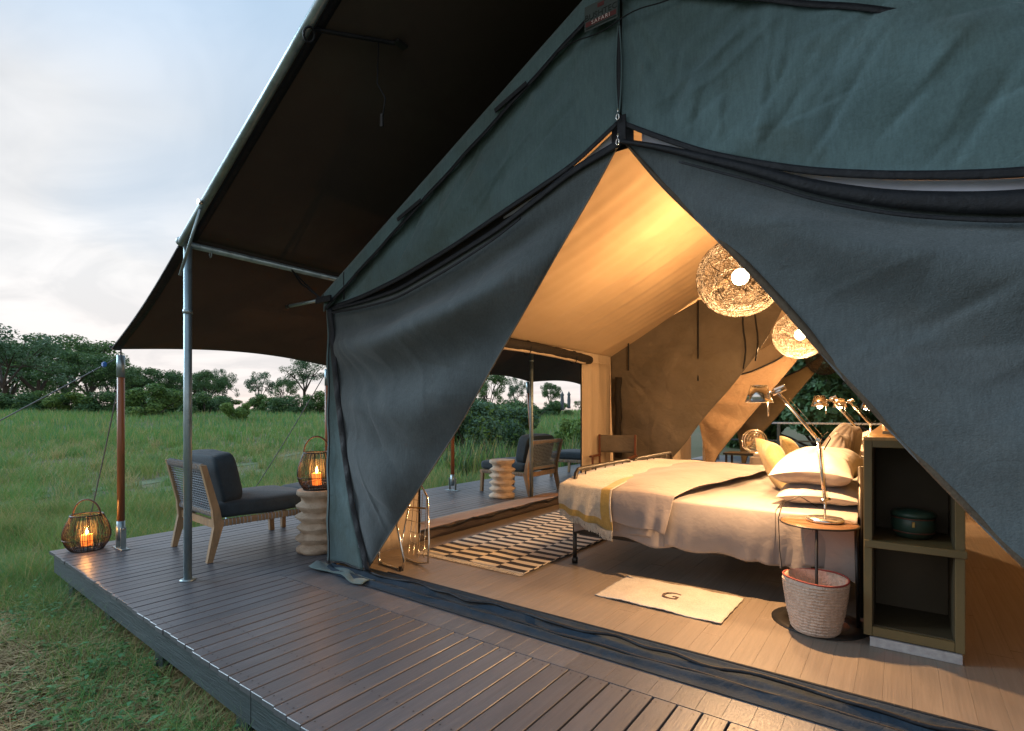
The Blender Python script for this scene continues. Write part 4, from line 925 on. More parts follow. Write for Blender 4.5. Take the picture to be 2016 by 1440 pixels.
def desk_lamp(loc, label, e, rz=0, far=True):
    t = thing('desk_lamp', label, 'lamp', loc, rz, 'balanced arm lamps at the beds')
    lathe('base_disc', [(.100, 0), (.105, .004), (.105, .016), (.098, .022), (.0, .024)], CHROME, t, 40)
    tube('stem', [(0, 0, .02), (.0, 0, .13)], .0065, CHROME, t, 8)
    tube('joint', [(-.015, -.02, .125), (.02, .03, .135)], .012, CHROME, t, 8)
    J1 = (-.035, 0, .50); J2 = (-.265, .0, .80); H = (-.375, -.01, .80)
    tube('lower_arm', [(0, 0, .13), J1], .0105, CHROME, t, 8)
    tube('elbow_joint', [(J1[0], -.03, J1[2]), (J1[0], .03, J1[2])], .014, CHROME, t, 8)
    tube('upper_arm', [J1, J2], .0105, CHROME, t, 8)
    tube('arm_wire', [(.012, .012, .15), (-.02, .012, .47)], .0015, BLKM, t, 5); tube('arm_wire', [(-.01, .012, .52), (-.20, .012, .76)], .0015, CHROMED, t, 5)
    tube('elbow_spring', [(J1[0], 0, J1[2]), (J1[0]+.05, 0, J1[2]+.05), (J1[0]+.065, 0, J1[2]+.01), (J1[0]+.03, 0, J1[2]-.06)], .004, BLKM, t, 6)
    tube('head_joint', [(J2[0]-.03, 0, J2[2]-.01), (J2[0]+.05, 0, J2[2]+.028)], .015, CHROME, t, 10); box('head_knob', (J2[0]+.01, 0, J2[2]+.03), (.07, .03, .018), CHROME, t, Matrix.Rotation(-.4, 3, 'Y'), .004)
    tube('head_arm', [J2, (H[0]+.045, H[1], H[2]+.0)], .007, CHROME, t, 8)
    sh = lathe('lamp_shade', [(.085, -.065), (.050, .045)], CHROME, t, 36, (H[0], H[1], H[2]), caps=False); lathe('shade_cap', [(.051, .044), (.051, .048), (.0, .050)], CHROME, t, 24, (H[0], H[1], H[2]), caps=False)
    m = sh.modifiers.new('thickness', 'SOLIDIFY'); m.thickness = .002
    tube('shade_handle', [(H[0]+.06, H[1]-.02, H[2]-.03), (H[0]+.06, H[1]-.02, H[2]-.155)], .0045, CHROME, t, 8)
    bm = bmesh.new(); bmesh.ops.create_uvsphere(bm, u_segments=14, v_segments=10, radius=.024 if not far else .03, matrix=Matrix.Translation((H[0], H[1], H[2]-(.062 if far else .012)))); obj('bulb', bm, BULBS, t, True)
    point('lamp_light', (H[0], H[1], H[2]-(.040 if not far else .105)), e, WARM, .018, t)
    tube('power_cord', [(.09, 0, .02), (-.03, -.10, .10), (-.12, -.13, .16), (-.22, -.10, .10), (-.25, -.06, .0), (-.245, -.05, -.2), (-.22, -.03, -.45), (-.15, 0, -.60)][1:] if True else [], .0032, BLKM, t, 6)
    return t
desk_lamp((-.375, 3.80, .622), 'silver balanced arm lamp on the near side table, bending over the pillows', 140, far=False)
desk_lamp((-.335, 6.72, .622), 'glowing balanced arm lamp on the far side table beyond the bed', 40)
bsk = thing('waste_basket', 'woven pale basket with red rim standing under the near side table', 'basket', (-.405, 3.60, .010))
lathe('basket_body', [(.115, 0), (.125, .01), (.148, .12), (.165, .24), (.172, .312), (.165, .312), (.157, .24), (.14, .12), (.118, .015), (.0, .012)], REED, bsk, 56, rfn=lambda a, k: 1+.010*math.sin(a*28+(k % 2)*PI), caps=False)
for k in range(16):
    z = .02+.29*k/16; r = np.interp(z, [0, .12, .24, .312], [.122, .149, .166, .173]); tube('reed_coil', [(r*math.cos(a)*(1+.006*math.sin(a*40+k*PI)), r*math.sin(a)*(1+.006*math.sin(a*40+k*PI)), z+.0015*math.sin(a*20)) for a in np.linspace(0, 2*PI, 73)[:-1]], .0048, REED, bsk, 5, True)
tube('basket_rim', [(.170*math.cos(a), .170*math.sin(a), .314+.006*math.sin(a*2)) for a in np.linspace(0, 2*PI, 49)[:-1]], .005, REDR, bsk, 6, True)

# ------------------------------------------------------------------ pendants
def pendant(loc, label, e, lit=True, seed=1, R=.40):
    t = thing('pendant_lamp', label, 'pendant lamp', loc, 0, 'woven globe pendants under the ridge')
    r = random.Random(seed); bm = bmesh.new()
    def ring(ax, rad, off, tr, n=44):
        a = ax.orthogonal().normalized(); b = ax.cross(a)
        add_tube(bm, [(ax*off+(a*math.cos(q)+b*math.sin(q))*math.sqrt(max(rad*rad-off*off, .001)))*(1+.012*math.sin(q*7+off*40)) for q in np.linspace(0, 2*PI, n+1)[:-1]], tr, 3, True)
    for k in range(185):
        ax = Vector((r.gauss(0, 1), r.gauss(0, 1), r.gauss(0, 1))).normalized(); ring(ax, R, r.uniform(-.93, .93)*R, .0013*R/.4+.0004, 30)
    for v in bm.verts: v.co.z *= .94
    o = obj('woven_globe', bm, SHADEW if lit else BLKM, t)
    tube('cord', [(0, 0, R*.9), (0, 0, 3.62-loc[2])], .005, BLKM, t, 6)
    tube('bulb_holder', [(0, 0, .06), (0, 0, R*.93)], .012, BLKM, t, 8)
    if lit:
        bm = bmesh.new(); bmesh.ops.create_uvsphere(bm, u_segments=20, v_segments=14, radius=.078); obj('bulb', bm, BULB, t, True)
        point('bulb_light', (0, 0, -.14), e, WARM, .15, t)
pendant((XR, 5.42, 2.585), 'large woven globe pendant lamp hanging over the bed', 205, True, 1)
pendant((XR, 9.19, 2.47), 'second lit woven globe pendant in the room beyond the first curtain', 430, True, 2, .385)
pendant((XR, 12.6, 2.38), 'unlit dark globe pendant hanging at the far end of the tent', 0, False, 3, .36)

# ------------------------------------------------------------------ director chair, folding chrome chair, second room
dc = thing('director_chair', 'khaki canvas director chair standing against the dividing curtain', 'chair', (-3.50, 7.45, 0), .15)
DWD = mat('dark_red_wood', (.16, .055, .025), (.10, .035, .018), .4, scale=12)
for s in (-1, 1):
    box('back_post', (s*.28, .16, .66), (.03, .03, .56), DWD, dc); box('arm_rest', (s*.29, -.03, .62), (.05, .42, .025), DWD, dc); box('arm_post', (s*.28, -.18, .50), (.028, .028, .24), DWD, dc)
    box('floor_runner', (s*.28, 0, .02), (.035, .44, .03), DWD, dc)
for y in (-.17, .17):
    for s in (-1, 1): box('cross_leg', (0, y+s*.012, .22), (.62, .018, .03), DWD, dc, Matrix.Rotation(s*.62, 3, 'Y'))
def dcb(S, T): return -.30+.60*S, .155+.05*np.sin(PI*S), .66+.27*T
grid('back_canvas', dcb, 16, 6, CURT, dc, .006)
def dcs(S, T): return -.27+.54*S, -.2+.4*T, .44-.03*np.sin(PI*S)
grid('seat_canvas', dcs, 16, 6, CURT, dc, .006)
fc = thing('folding_chrome_rack', 'folded chrome tube rack with wire panel leaning at the foot of the left flap', 'rack', (-3.44, 3.02, 0), -.15)
tube('floor_loop', [(-.14, -.02, .30), (-.16, -.02, .05), (-.15, -.02, .012), (-.05, -.02, .008), (.10, -.01, .010), (.17, 0, .03), (.19, 0, .09), (.10, .0, .32), (.05, .01, .40)], .011, CHROMED, fc, 10)
tube('rear_loop', [(-.10, .28, .62), (.0, .30, .66), (.10, .30, .55), (.20, .24, .20), (.21, .22, .03), (.10, .20, .010), (-.10, .20, .010), (-.16, .20, .10), (-.10, .28, .62)], .009, CHROMED, fc, 10)
bm = bmesh.new()
for k in range(5): add_tube(bm, [(-.12+.02*k*0, .27-.015*k, .14+.10*k), (.17-.02*k, .27-.015*k+.0, .14+.10*k)], .003, 5)
for k in range(4): add_tube(bm, [(-.10+.075*k, .24, .05), (-.08+.06*k, .29, .58)], .003, 5)
obj('wire_panel', bm, CHROMED, fc)
tube('pivot', [(.045, .0, .36), (.03, .02, .44)], .018, BLKM, fc, 10); box('rubber_foot', (.15, -.005, .015), (.03, .03, .04), BLKM, fc)
tube('cross_bar', [(-.12, .25, .45), (.12, .26, .47)], .007, mat('brass_tube', (.6, .38, .12), None, .25, metal=1), fc, 8)

r2 = thing('far_bed', 'far bed in the second room heaped with brightly lit white pillows', 'bed', (-.75, 9.6, 0))
box('bed_base', (-.25, 0, .30), (1.7, 1.9, .20), LINEN, r2, None, .03); box('mattress', (-.25, 0, .53), (1.7, 1.9, .24), LINENL, r2, None, .05)
for y in (-.9, .9):
    for x in (-1.05, .55): box('leg', (x, y, .10), (.05, .05, .20), BLKM, r2)
pillow((-.28, 9.05, .76), (.46, .78, .18), (0, 0, 0), LINENL, 'lower white pillow on the far bed', 8, 'pillows on the far bed')
pillow((-.26, 9.05, .93), (.44, .80, .20), (0, -.05, .05), LINENL, 'upper white pillow on the far bed', 9, 'pillows on the far bed')
pillow((-.55, 9.15, .88), (.42, .42, .14), (.1, 1.1, .4), MUSTL, 'cream square cushion leaning on the far bed pillows', 10, 'pillows on the far bed')
c2 = thing('rear_headboard_cabinet', 'low olive cabinet behind the far bed', 'cabinet', (.06, 9.9, 0)); box('cabinet_box', (0, 0, .53), (.40, 2.6, 1.04), OLIVE, c2); box('cabinet_top', (0, 0, 1.06), (.42, 2.62, .02), CABTOP, c2)
side_table((-.30, 8.42, 0), 'round amber glass side table in the second room')
desk_lamp((-.28, 8.42, .622), 'small glowing balanced arm lamp in the second room', 45)
side_table((-.20, 12.55, 0), 'round bedside table in the farthest room')
desk_lamp((-.17, 12.55, .622), 'tiny glowing balanced arm lamp in the farthest room', 60)
# low table with fan
ft = thing('low_table', 'dark low table carrying the chrome fan in the second room', 'table', (-1.95, 9.15, 0))
box('table_board', (0, 0, .62), (.70, .45, .03), BLKM, ft)
for x in (-.31, .31):
    for y in (-.18, .18): box('leg', (x, y, .30), (.03, .03, .61), BLKM, ft)
fn = thing('desk_fan', 'round chrome desk fan standing on the low table beyond the bed', 'fan', (-1.86, 9.08, .636), .5)
bm = bmesh.new()
for yy in (-.05, .05):
    for q in (.17, .13, .09, .05): add_tube(bm, [(q*math.cos(a), yy+(.17-q)*(.25 if yy > 0 else -.25), .20+q*math.sin(a)) for a in np.linspace(0, 2*PI, 33)[:-1]], .0028 if q < .17 else .007, 5, True)
    for k in range(20):
        a = 2*PI*k/20; add_tube(bm, [(.17*math.cos(a), yy, .20+.17*math.sin(a)), (.03*math.cos(a+.3), yy*1.6, .20+.03*math.sin(a+.3))], .0016, 4)
obj('fan_guard', bm, CHROMED, fn)
bm = bmesh.new()
for k in range(4):
    a = k*PI/2+.4; vs = [bm.verts.new((r*math.cos(a+d), o_, .20+r*math.sin(a+d))) for r, d, o_ in ((.03, -.3, -.01), (.14, -.25, -.02), (.145, .4, .02), (.03, .3, .01))]; bm.faces.new(vs)
obj('fan_blades', bm, mat('brass_blade', (.6, .45, .25), None, .25, metal=1), fn)
tube('fan_hub', [(0, -.06, .20), (0, .10, .20)], .032, CHROME, fn, 14)
tube('fan_yoke', [(-.185, 0, .20), (-.18, 0, .10), (-.10, 0, .03), (.10, 0, .03), (.18, 0, .10), (.185, 0, .20)], .007, CHROME, fn, 8); lathe('fan_base', [(.10, 0), (.10, .012), (.02, .035)], CHROME, fn, 24)
# railing at the open end
rl = thing('deck_railing', 'pale timber railing across the open far end of the tent', 'railing', (0, 15.0, 0))
box('hand_rail', (-.6, 0, 1.0), (7.5, .09, .045), mat('grey_rail_wood', (.40, .46, .52), (.32, .37, .42), .6, scale=5), rl)
box('lower_rail', (-.6, 0, .55), (7.5, .04, .04), FASC, rl)
for i in range(6): box('rail_post', (-4+1.5*i, 0, .47), (.07, .07, 1.0), FASC, rl)
bd = thing('rear_deck', None, None); tag(bd, kind='structure')
for i in range(60): plank(PK, -4.6+.11*i, 14.62, 16.4, -.002, bd)
box('joist', (-1.3, 15.5, -.1), (6.6, .1, .12), FASC, bd)

# ------------------------------------------------------------------ vegetation
def leaf_cloud(C_, N_, rad, size, r, flat=.5, ar=1.8):
    """N_ leaf quads scattered in shells of clump spheres C_ (x,y,z,r)."""
    C_ = np.array(C_); w = C_[:, 3]**2; idx = r.choice(len(C_), N_, p=w/w.sum())
    d = r.normal(size=(N_, 3)); d /= np.linalg.norm(d, axis=1)[:, None]
    rad_ = C_[idx, 3]*(r.random(N_)**.35); p = C_[idx, :3]+d*rad_[:, None]*np.array([1, 1, flat])
    nrm = d*.6+r.normal(size=(N_, 3))*.6+np.array([0, 0, .5]); nrm /= np.linalg.norm(nrm, axis=1)[:, None]
    a = np.cross(nrm, r.normal(size=(N_, 3))); a /= np.linalg.norm(a, axis=1)[:, None]; b = np.cross(nrm, a)
    s = size*r.uniform(.5, 1.3, N_)[:, None]
    V = np.stack([p-a*s*ar*.5, p+b*s*.5, p+a*s*ar*.5, p-b*s*.5], 1).reshape(-1, 3)
    return V, np.arange(N_*4).reshape(-1, 4)
def tree_proto(name, H, W, kind, mats, seed, nl, leaf, trunk_r=.25, label='', cat='tree', base=.28):
    r = np.random.default_rng(seed); rr = random.Random(seed)
    t = thing(name, label, cat)
    bm = bmesh.new(); clumps = []
    if kind == 'bush':
        for k in range(rr.randint(9, 13)):
            a = rr.uniform(0, 2*PI); q = W/2*math.sqrt(rr.random())*.8; rad = rr.uniform(.18, .30)*W/2*1.3; z = rr.uniform(.12, 1)*(H-rad*.7)*(1-.5*(2*q/W)**2)
            clumps.append((q*math.cos(a), q*math.sin(a), max(z, rad*.3), rad))
            add_tube(bm, [(0, 0, 0), (q*.4*math.cos(a), q*.4*math.sin(a), z*.5), (q*math.cos(a), q*math.sin(a), z)], [.05, .035, .015], 5)
    else:
        nb = rr.randint(5, 7); th0 = H*rr.uniform(.22, .32) if kind != 'tall' else H*.4
        add_tube(bm, [(0, 0, -.3), (.1*W*.05, 0, th0*.5), (rr.uniform(-.3, .3), rr.uniform(-.3, .3), th0)], [trunk_r*1.3, trunk_r, trunk_r*.85], 8)
        for k in range(nb):
            a = 2*PI*k/nb+rr.uniform(-.4, .4); q = W/2*rr.uniform(.35, .75); z = H*rr.uniform(.62, .86)
            mid = (q*.45*math.cos(a), q*.45*math.sin(a), th0+(z-th0)*.55); tip = (q*math.cos(a), q*math.sin(a), z)
            add_tube(bm, [(0, 0, th0*.9), mid, tip], [trunk_r*.6, trunk_r*.38, trunk_r*.15], 6)
            for j in range(6):
                a2 = a+rr.uniform(-.9, .9); q2 = q*rr.uniform(.55, 1.35); q2 = min(q2, W/2); z2 = H*rr.uniform(base, .95)*(1-.22*(2*q2/W)**2)
                p2 = (q2*math.cos(a2), q2*math.sin(a2), z2); add_tube(bm, [mid, tuple((m_+n_)/2+rr.uniform(-.2, .2) for m_, n_ in zip(mid, p2)), p2], [trunk_r*.3, trunk_r*.16, trunk_r*.06], 5)
                clumps.append((*p2, W*rr.uniform(.06, .125)))
            clumps.append((*tip, W*rr.uniform(.10, .16)))
        clumps.append((0, 0, H*.85, W*.13))
    obj('trunk', bm, TREEB, t)
    V, Fq = leaf_cloud(clumps, nl, None, leaf, r, .66 if kind != 'bush' else .85)
    V[:, 2] = np.maximum(V[:, 2], .02)
    mi = np.where(r.random(len(Fq)) < .3, 1, 0)
    mesh('crown', V, Fq, mats, t, False, mi); return t
PROT = {}
def place(pr, u, dist, topv, label, group, name=None, sx=1., rz=None):
    """stand a copy on the terrain at photo column u and distance dist; its height follows from the size it has in the view"""
    d = FW+RT*((u-CXP)/F_PX); x, y = d.x*dist, d.y*dist; g = float(gh(np.array(x), np.array(y)))
    top = EYE+(HOR-topv)/F_PX*dist; H = top-g; src, H0 = pr
    if src.get('used'): o = copy_tree(src)
    else: o = src; o['used'] = 1
    o.location = (x, y, g); s = H/H0; o.scale = (s*sx, s*sx, s); o.rotation_euler = (0, 0, random.uniform(0, 6.28) if rz is None else rz)
    tag(o, label, 'tree' if 'bush' not in src.name else 'bush', group); return o
A1 = (tree_proto('acacia_tree', 10, 13, 'tree', [LEAF[0], LEAF[1]], 1, 10500, .19, .32), 10)
A2 = (tree_proto('acacia_tree', 10, 12, 'tree', [LEAF[1], LEAF[0]], 2, 8500, .18, .28), 10)
A3 = (tree_proto('acacia_tree', 10, 10, 'tree', [LEAF[3], LEAF[0]], 3, 5500, .17, .22, base=.45), 10)
A4 = (tree_proto('tall_thorn_tree', 11, 10, 'tall', [LEAF[0], LEAF[3]], 4, 5200, .15, .3, base=.55), 11)
B1 = (tree_proto('green_bush', 3, 4.4, 'bush', [LEAF[1], LEAF[2]], 5, 9000, .11), 3)
B2 = (tree_proto('green_bush', 3, 5.2, 'bush', [LEAF[0], LEAF[1]], 6, 9000, .12), 3)
B3 = (tree_proto('green_bush', 3, 4.0, 'bush', [LEAF[2], LEAF[1]], 7, 9000, .11), 3)
GT = 'trees along the far edge of the meadow'; GBU = 'bushes along the far edge of the meadow'
TL = [(A3, 5, 62, 628, 'tall airy tree at the left edge of the photo, its branches open to the sky', 1.1), (A1, 75, 80, 672, 'broad dark acacia in the left tree group under the airy tree', 1.25), (A2, 130, 95, 652, 'pale topped acacia rising behind the broad dark one at left', 1.2),
      (A1, 175, 74, 690, 'dark spreading acacia immediately left of the corner post', 1.1), (A2, 262, 88, 715, 'acacia showing between the corner post and the steel pole', .9), (A1, 318, 90, 724, 'rounded tree with a bush before it, left of the steel pole', .9),
      (A1, 410, 86, 728, 'dark rounded tree right of the steel pole', .9), (A3, 440, 110, 722, 'small crowned tree peeping over the dark rounded tree', .6), (A3, 512, 92, 727, 'slender grey-green tree with open crown in mid meadow line', .75), (A4, 600, 70, 700, 'tall thorn tree with bare forked trunk left of the door flap', 1.0),
      (A2, 560, 105, 742, 'low distant tree between the slender tree and the thorn tree', .8), (A2, -60, 80, 655, 'acacia just outside the left edge', 1.2), (A1, -170, 90, 665, 'acacia farther outside the left edge', 1.2), (A2, 20, 105, 690, 'deep shaded tree behind the left group', 1.4), (A1, 220, 110, 722, 'deep shaded tree behind the corner post', 1.2), (A1, 370, 120, 735, 'far tree directly behind the steel pole', 1.2),
      (A2, 960, 40, 722, 'leafy yellow-green tree left of the steel pole in the window view', .62), (A3, 1015, 60, 738, 'thin tree with small round crowns next to the window pole', .6), (A1, 1083, 78, 752, 'round tree standing alone in the window view', .62), (A2, 900, 60, 735, 'tree hidden mostly by the flap edge in the window view', .8), (A2, 1140, 150, 788, 'distant tree on the horizon behind the folded umbrellas', .9),
      (A1, 690, 90, 735, 'tree line acacia behind the left flap', 1.1), (A2, 770, 95, 735, 'another tree line acacia behind the left flap', 1.1), (A2, 840, 100, 740, 'tree line acacia behind the flap near the window', 1.0)]
for p, u, d_, tv, lb, sx in TL: place(p, u, d_, tv, lb, GT, sx=sx)
BL = [(B2, 25, 58, 765, 'low dark bush at the left edge under the airy tree', 1.5), (B1, 85, 60, 768, 'bright bush at the foot of the broad acacia', 1.5), (B3, 140, 58, 762, 'bright green bush left of the corner post guy ropes', 1.4), (B2, 195, 60, 760, 'dense bush just left of the corner post', 1.4),
      (B2, 255, 60, 765, 'bush just right of the corner post', 1.2), (B1, 305, 50, 752, 'large rounded bush left of the steel pole standing forward into the meadow', 1.25), (B2, 342, 62, 755, 'dark bush behind the steel pole', 1.2), (B2, 405, 60, 762, 'dark bush at the foot of the rounded tree', 1.2), (B3, 465, 44, 782, 'small bright bush standing forward in the grass', 1.1),
      (B1, 520, 70, 775, 'low bush left of the thorn tree', 1.4), (B2, 570, 64, 770, 'bush at the thorn tree foot', 1.2), (B1, 625, 66, 768, 'bush right of the thorn tree beside the tent', 1.2), (B1, 435, 80, 778, 'low far bush behind the small bright bush', 1.8), (B2, -50, 58, 760, 'bush outside the left edge', 1.5),
      (B2, 1060, 60, 785, 'dark bush row left part under the lone window tree', 1.6), (B1, 1100, 62, 788, 'dark bush row right part under the lone window tree', 1.5), (B2, 985, 52, 775, 'bush behind the reeds in the window', 1.5), (B3, 1128, 17, 800, 'spiky young bush at the right edge of the window view', .7), (B2, 940, 30, 765, 'shaded bush behind the tall reeds', 1.2), (B1, 700, 64, 770, 'bush behind the flap', 1.4), (B1, 790, 64, 770, 'bush behind the flap near the window', 1.4)]
for p, u, d_, tv, lb, sx in BL: place(p, u, d_, tv, lb, GBU, sx=sx)
RB1 = (tree_proto('round_bush', 2.4, 4.2, 'bush', [LEAF[3], LEAF[2]], 15, 16000, .075), 2.4)
place(RB1, 925, 17, 752, 'rounded grey-green bush behind the reeds in the window view', 'bushes outside the tent window', sx=1.0)
place(RB1, 1000, 20, 775, 'second rounded grey-green bush left of the window pole', 'bushes outside the tent window', sx=.9)
# dark trees beyond the open far end
dt = (tree_proto('evergreen_tree', 7, 7.5, 'bush', [LEAF[0], LEAF[3]], 12, 60000, .14, .3), 7)
for i, (x, y, s, lb) in enumerate(((.6, 22, 1.25, 'dense dark evergreen behind the railing, left one'), (3.6, 24, 1.3, 'dense dark evergreen behind the railing, right one'), (-2.6, 25, 1.25, 'dense dark evergreen half hidden by the far curtain'))):
    o = dt[0] if i == 0 else copy_tree(dt[0]); o.location = (x, y, GZ); o.scale = (s, s, s); o.rotation_euler = (0, 0, i*2.); tag(o, lb, 'tree', 'dark evergreens behind the tent')
for o in list(scn.objects):
    if 'used' in o: del o['used']
# reeds
def blades(N_, P, Hh, Wd, lean, r, seg=3):
    """curved tapering blades rooted at P"""
    a = r.uniform(0, 2*PI, N_); ln = r.uniform(.3, 1, N_)*lean; dirx, diry = np.cos(a), np.sin(a); fa = r.uniform(0, PI, N_); wx, wy = np.cos(fa), np.sin(fa)
    V = np.zeros((N_, 2*seg+1, 3))
    for k in range(seg+1):
        f_ = k/seg; h = Hh*(f_-.25*ln*f_**2); off = Hh*ln*f_**2*.8; w = Wd*(1-f_)**.8*.5
        cx = P[:, 0]+dirx*off; cy = P[:, 1]+diry*off; cz = P[:, 2]+h
        if k < seg:
            V[:, 2*k] = np.stack([cx-wx*w, cy-wy*w, cz], -1); V[:, 2*k+1] = np.stack([cx+wx*w, cy+wy*w, cz], -1)
        else: V[:, 2*seg] = np.stack([cx, cy, cz], -1)
    base = (np.arange(N_)*(2*seg+1))[:, None]; Fs = []
    for k in range(seg-1): Fs.append(base+np.array([2*k, 2*k+1, 2*k+3, 2*k+2])[None])
    Fs.append(base+np.array([2*seg-2, 2*seg-1, 2*seg, 2*seg])[None])
    return V.reshape(-1, 3), Fs
def blade_obj(name, V, Fs, mats, mi, parent=None):
    tri = Fs[-1][:, :3]; quads = np.concatenate(Fs[:-1]); n = len(tri)
    me = bpy.data.meshes.new(name); me.vertices.add(len(V)); me.vertices.foreach_set('co', V.astype(np.float32).ravel())
    loops = np.r_[quads.ravel(), tri.ravel()].astype(np.int32); me.loops.add(len(loops)); me.loops.foreach_set('vertex_index', loops)
    st = np.r_[np.arange(len(quads))*4, len(quads)*4+np.arange(n)*3].astype(np.int32); me.polygons.add(len(st)); me.polygons.foreach_set('loop_start', st)
    for m in mats: me.materials.append(m)
    me.polygons.foreach_set('material_index', np.r_[np.tile(mi, len(Fs)-1), mi].astype(np.int32)); me.update(calc_edges=True)
    return link(bpy.data.objects.new(name, me), parent)
def wpos(u, v_, D=None):
    pass
def reeds(u, dist, W, H, n, label, seed):
    r = np.random.default_rng(seed); d = FW+RT*((u-CXP)/F_PX); x, y = d.x*dist, d.y*dist
    t = thing('reed_clump', label, 'reeds', (x, y, float(gh(np.array(x), np.array(y)))), 0, 'reed clumps outside the tent window')
    q = np.sqrt(r.random(n))*W/2; a = r.uniform(0, 2*PI, n); P = np.stack([q*np.cos(a), q*np.sin(a), 0*q], -1)
    V, Fs = blades(n, P, H*r.uniform(.45, 1.05, n)*(1-.35*(2*q/W)**2), .035*r.uniform(.6, 1.4, n), .55, r, 4)
    blade_obj('leaf_blades', V, Fs, [GRS[0], LEAF[3], GRS[1], GRS[2]], r.choice(4, n, p=[.3, .4, .15, .15]), t)
reeds(940, 15.0, 2.4, 1.15, 900, 'large clump of tall arching reeds left of the window pole', 41)
reeds(870, 14.5, 1.8, .8, 600, 'reed clump at the edge of the left flap in the window view', 42)
reeds(1128, 14, .8, 1.25, 450, 'small clump of upright reeds at the right edge of the window view', 43)
# grass: density falls with distance so that it stays even in the view
r = np.random.default_rng(99)
def keep(x, y):
    on = (x > XL-.02) & (x < 3.3) & (y > 1.22-.05*(x+2)) & (y < 16.6)
    return ~on
def grass(name, n, u0, u1, d0, d1, h0, h1, w, probs, lean=.8, dens=1.2, seed=0, trk=True, seg=3):
    r = np.random.default_rng(seed); u = r.uniform(u0, u1, n); D = d0*(d1/d0)**(r.random(n)**dens)
    x = FW.x*D+RT.x*(u-CXP)/F_PX*D; y = FW.y*D+RT.y*(u-CXP)/F_PX*D
    cl = np.sin(x*1.9+np.sin(y*1.3)*2)*np.sin(y*1.7+np.sin(x*.9)*2); ok = keep(x, y) & (r.random(n) < .55+.45*cl)
    if trk:
        td = trk_d(x, y); ok &= (np.abs(td-.75) > .22) | (r.random(n) < .5); sh = np.clip(td/1.6, .22, 1)
    else: sh = np.ones(n)
    x, y, D, sh, cl = x[ok], y[ok], D[ok], sh[ok], cl[ok]; N_ = len(x); P = np.stack([x, y, gh(x, y)-.01], -1)
    big = np.sin(x*.21+1)*np.cos(y*.17+.5)
    V, Fs = blades(N_, P, (h0+(h1-h0)*r.random(N_))*sh*(.75+.35*cl), w*r.uniform(.6, 1.5, N_)*(D/d0)**.9, lean, r, seg)
    p = np.array(probs, float); u2 = r.random(N_)+.18*big+.10*cl; c = np.cumsum(p)/p.sum(); mi = np.clip(np.searchsorted(c, np.clip(u2, 0, .999)), 0, 3)
    o = blade_obj(name, V, Fs, GRS, mi); tag(o, kind='stuff'); return o
tag(grass('meadow_grass', 170000, -260, 1240, 6.2, 24, .14, .46, .0060, [.28, .42, .22, .08], .9, 1.0, 1), 'mixed green and tawny meadow grass around the track', 'grass')
tag(grass('far_meadow_grass', 150000, -260, 1240, 22, 92, .35, .75, .022, [.42, .32, .08, .18], .5, .9, 2, seg=2), 'taller lush grass filling the meadow up to the trees', 'grass')
tag(grass('near_grass', 110000, -260, 720, 4.3, 9, .12, .42, .0040, [.28, .44, .22, .06], 1.0, 1.0, 3, False), 'soft tangled grass beside the deck corner', 'grass')
# straw, seedlings and weeds at the near deck edge
def straw(n, seed):
    r = np.random.default_rng(seed); u = r.uniform(-200, 640, n); D = 1.9*(4.6/1.9)**r.random(n)
    x = FW.x*D+RT.x*(u-CXP)/F_PX*D; y = FW.y*D+RT.y*(u-CXP)/F_PX*D; ok = (y < 1.20-.05*(x+2)) | (x < XL-.03) | ((y < 2.0) & (r.random(n) < .4)); x, y = x[ok], y[ok]; N_ = len(x)
    a = r.uniform(0, 2*PI, N_); L = r.uniform(.06, .30, N_); z0 = gh(x, y)+r.uniform(0, .07, N_); z1 = z0+r.uniform(-.01, .05, N_); w = r.uniform(.0013, .0038, N_)
    dx, dy = np.cos(a), np.sin(a); mx, my = x+dx*L*.5+r.normal(0, .01, N_), y+dy*L*.5+r.normal(0, .01, N_); mz = (z0+z1)/2+r.uniform(0, .02, N_)
    V = np.stack([np.stack([x-dy*w, y+dx*w, z0], -1), np.stack([x+dy*w, y-dx*w, z0], -1), np.stack([mx+dy*w, my-dx*w, mz], -1), np.stack([mx-dy*w, my+dx*w, mz], -1), np.stack([x+dx*L+dy*w, y+dy*L-dx*w, z1], -1), np.stack([x+dx*L-dy*w, y+dy*L+dx*w, z1], -1)], 1).reshape(-1, 3)
    b = (np.arange(N_)*6)[:, None]; Fq = np.concatenate([b+np.array([0, 1, 2, 3]), b+np.array([3, 2, 4, 5])])
    return mesh('dry_straw', V, Fq, [STRAW, GRS[2]], None, False, np.r_[(r.random(N_) < .4).astype(int)].repeat(1).tolist()*2)
tag(straw(120000, 5), 'loose dry straw littering the ground by the deck', 'straw', kind='stuff')
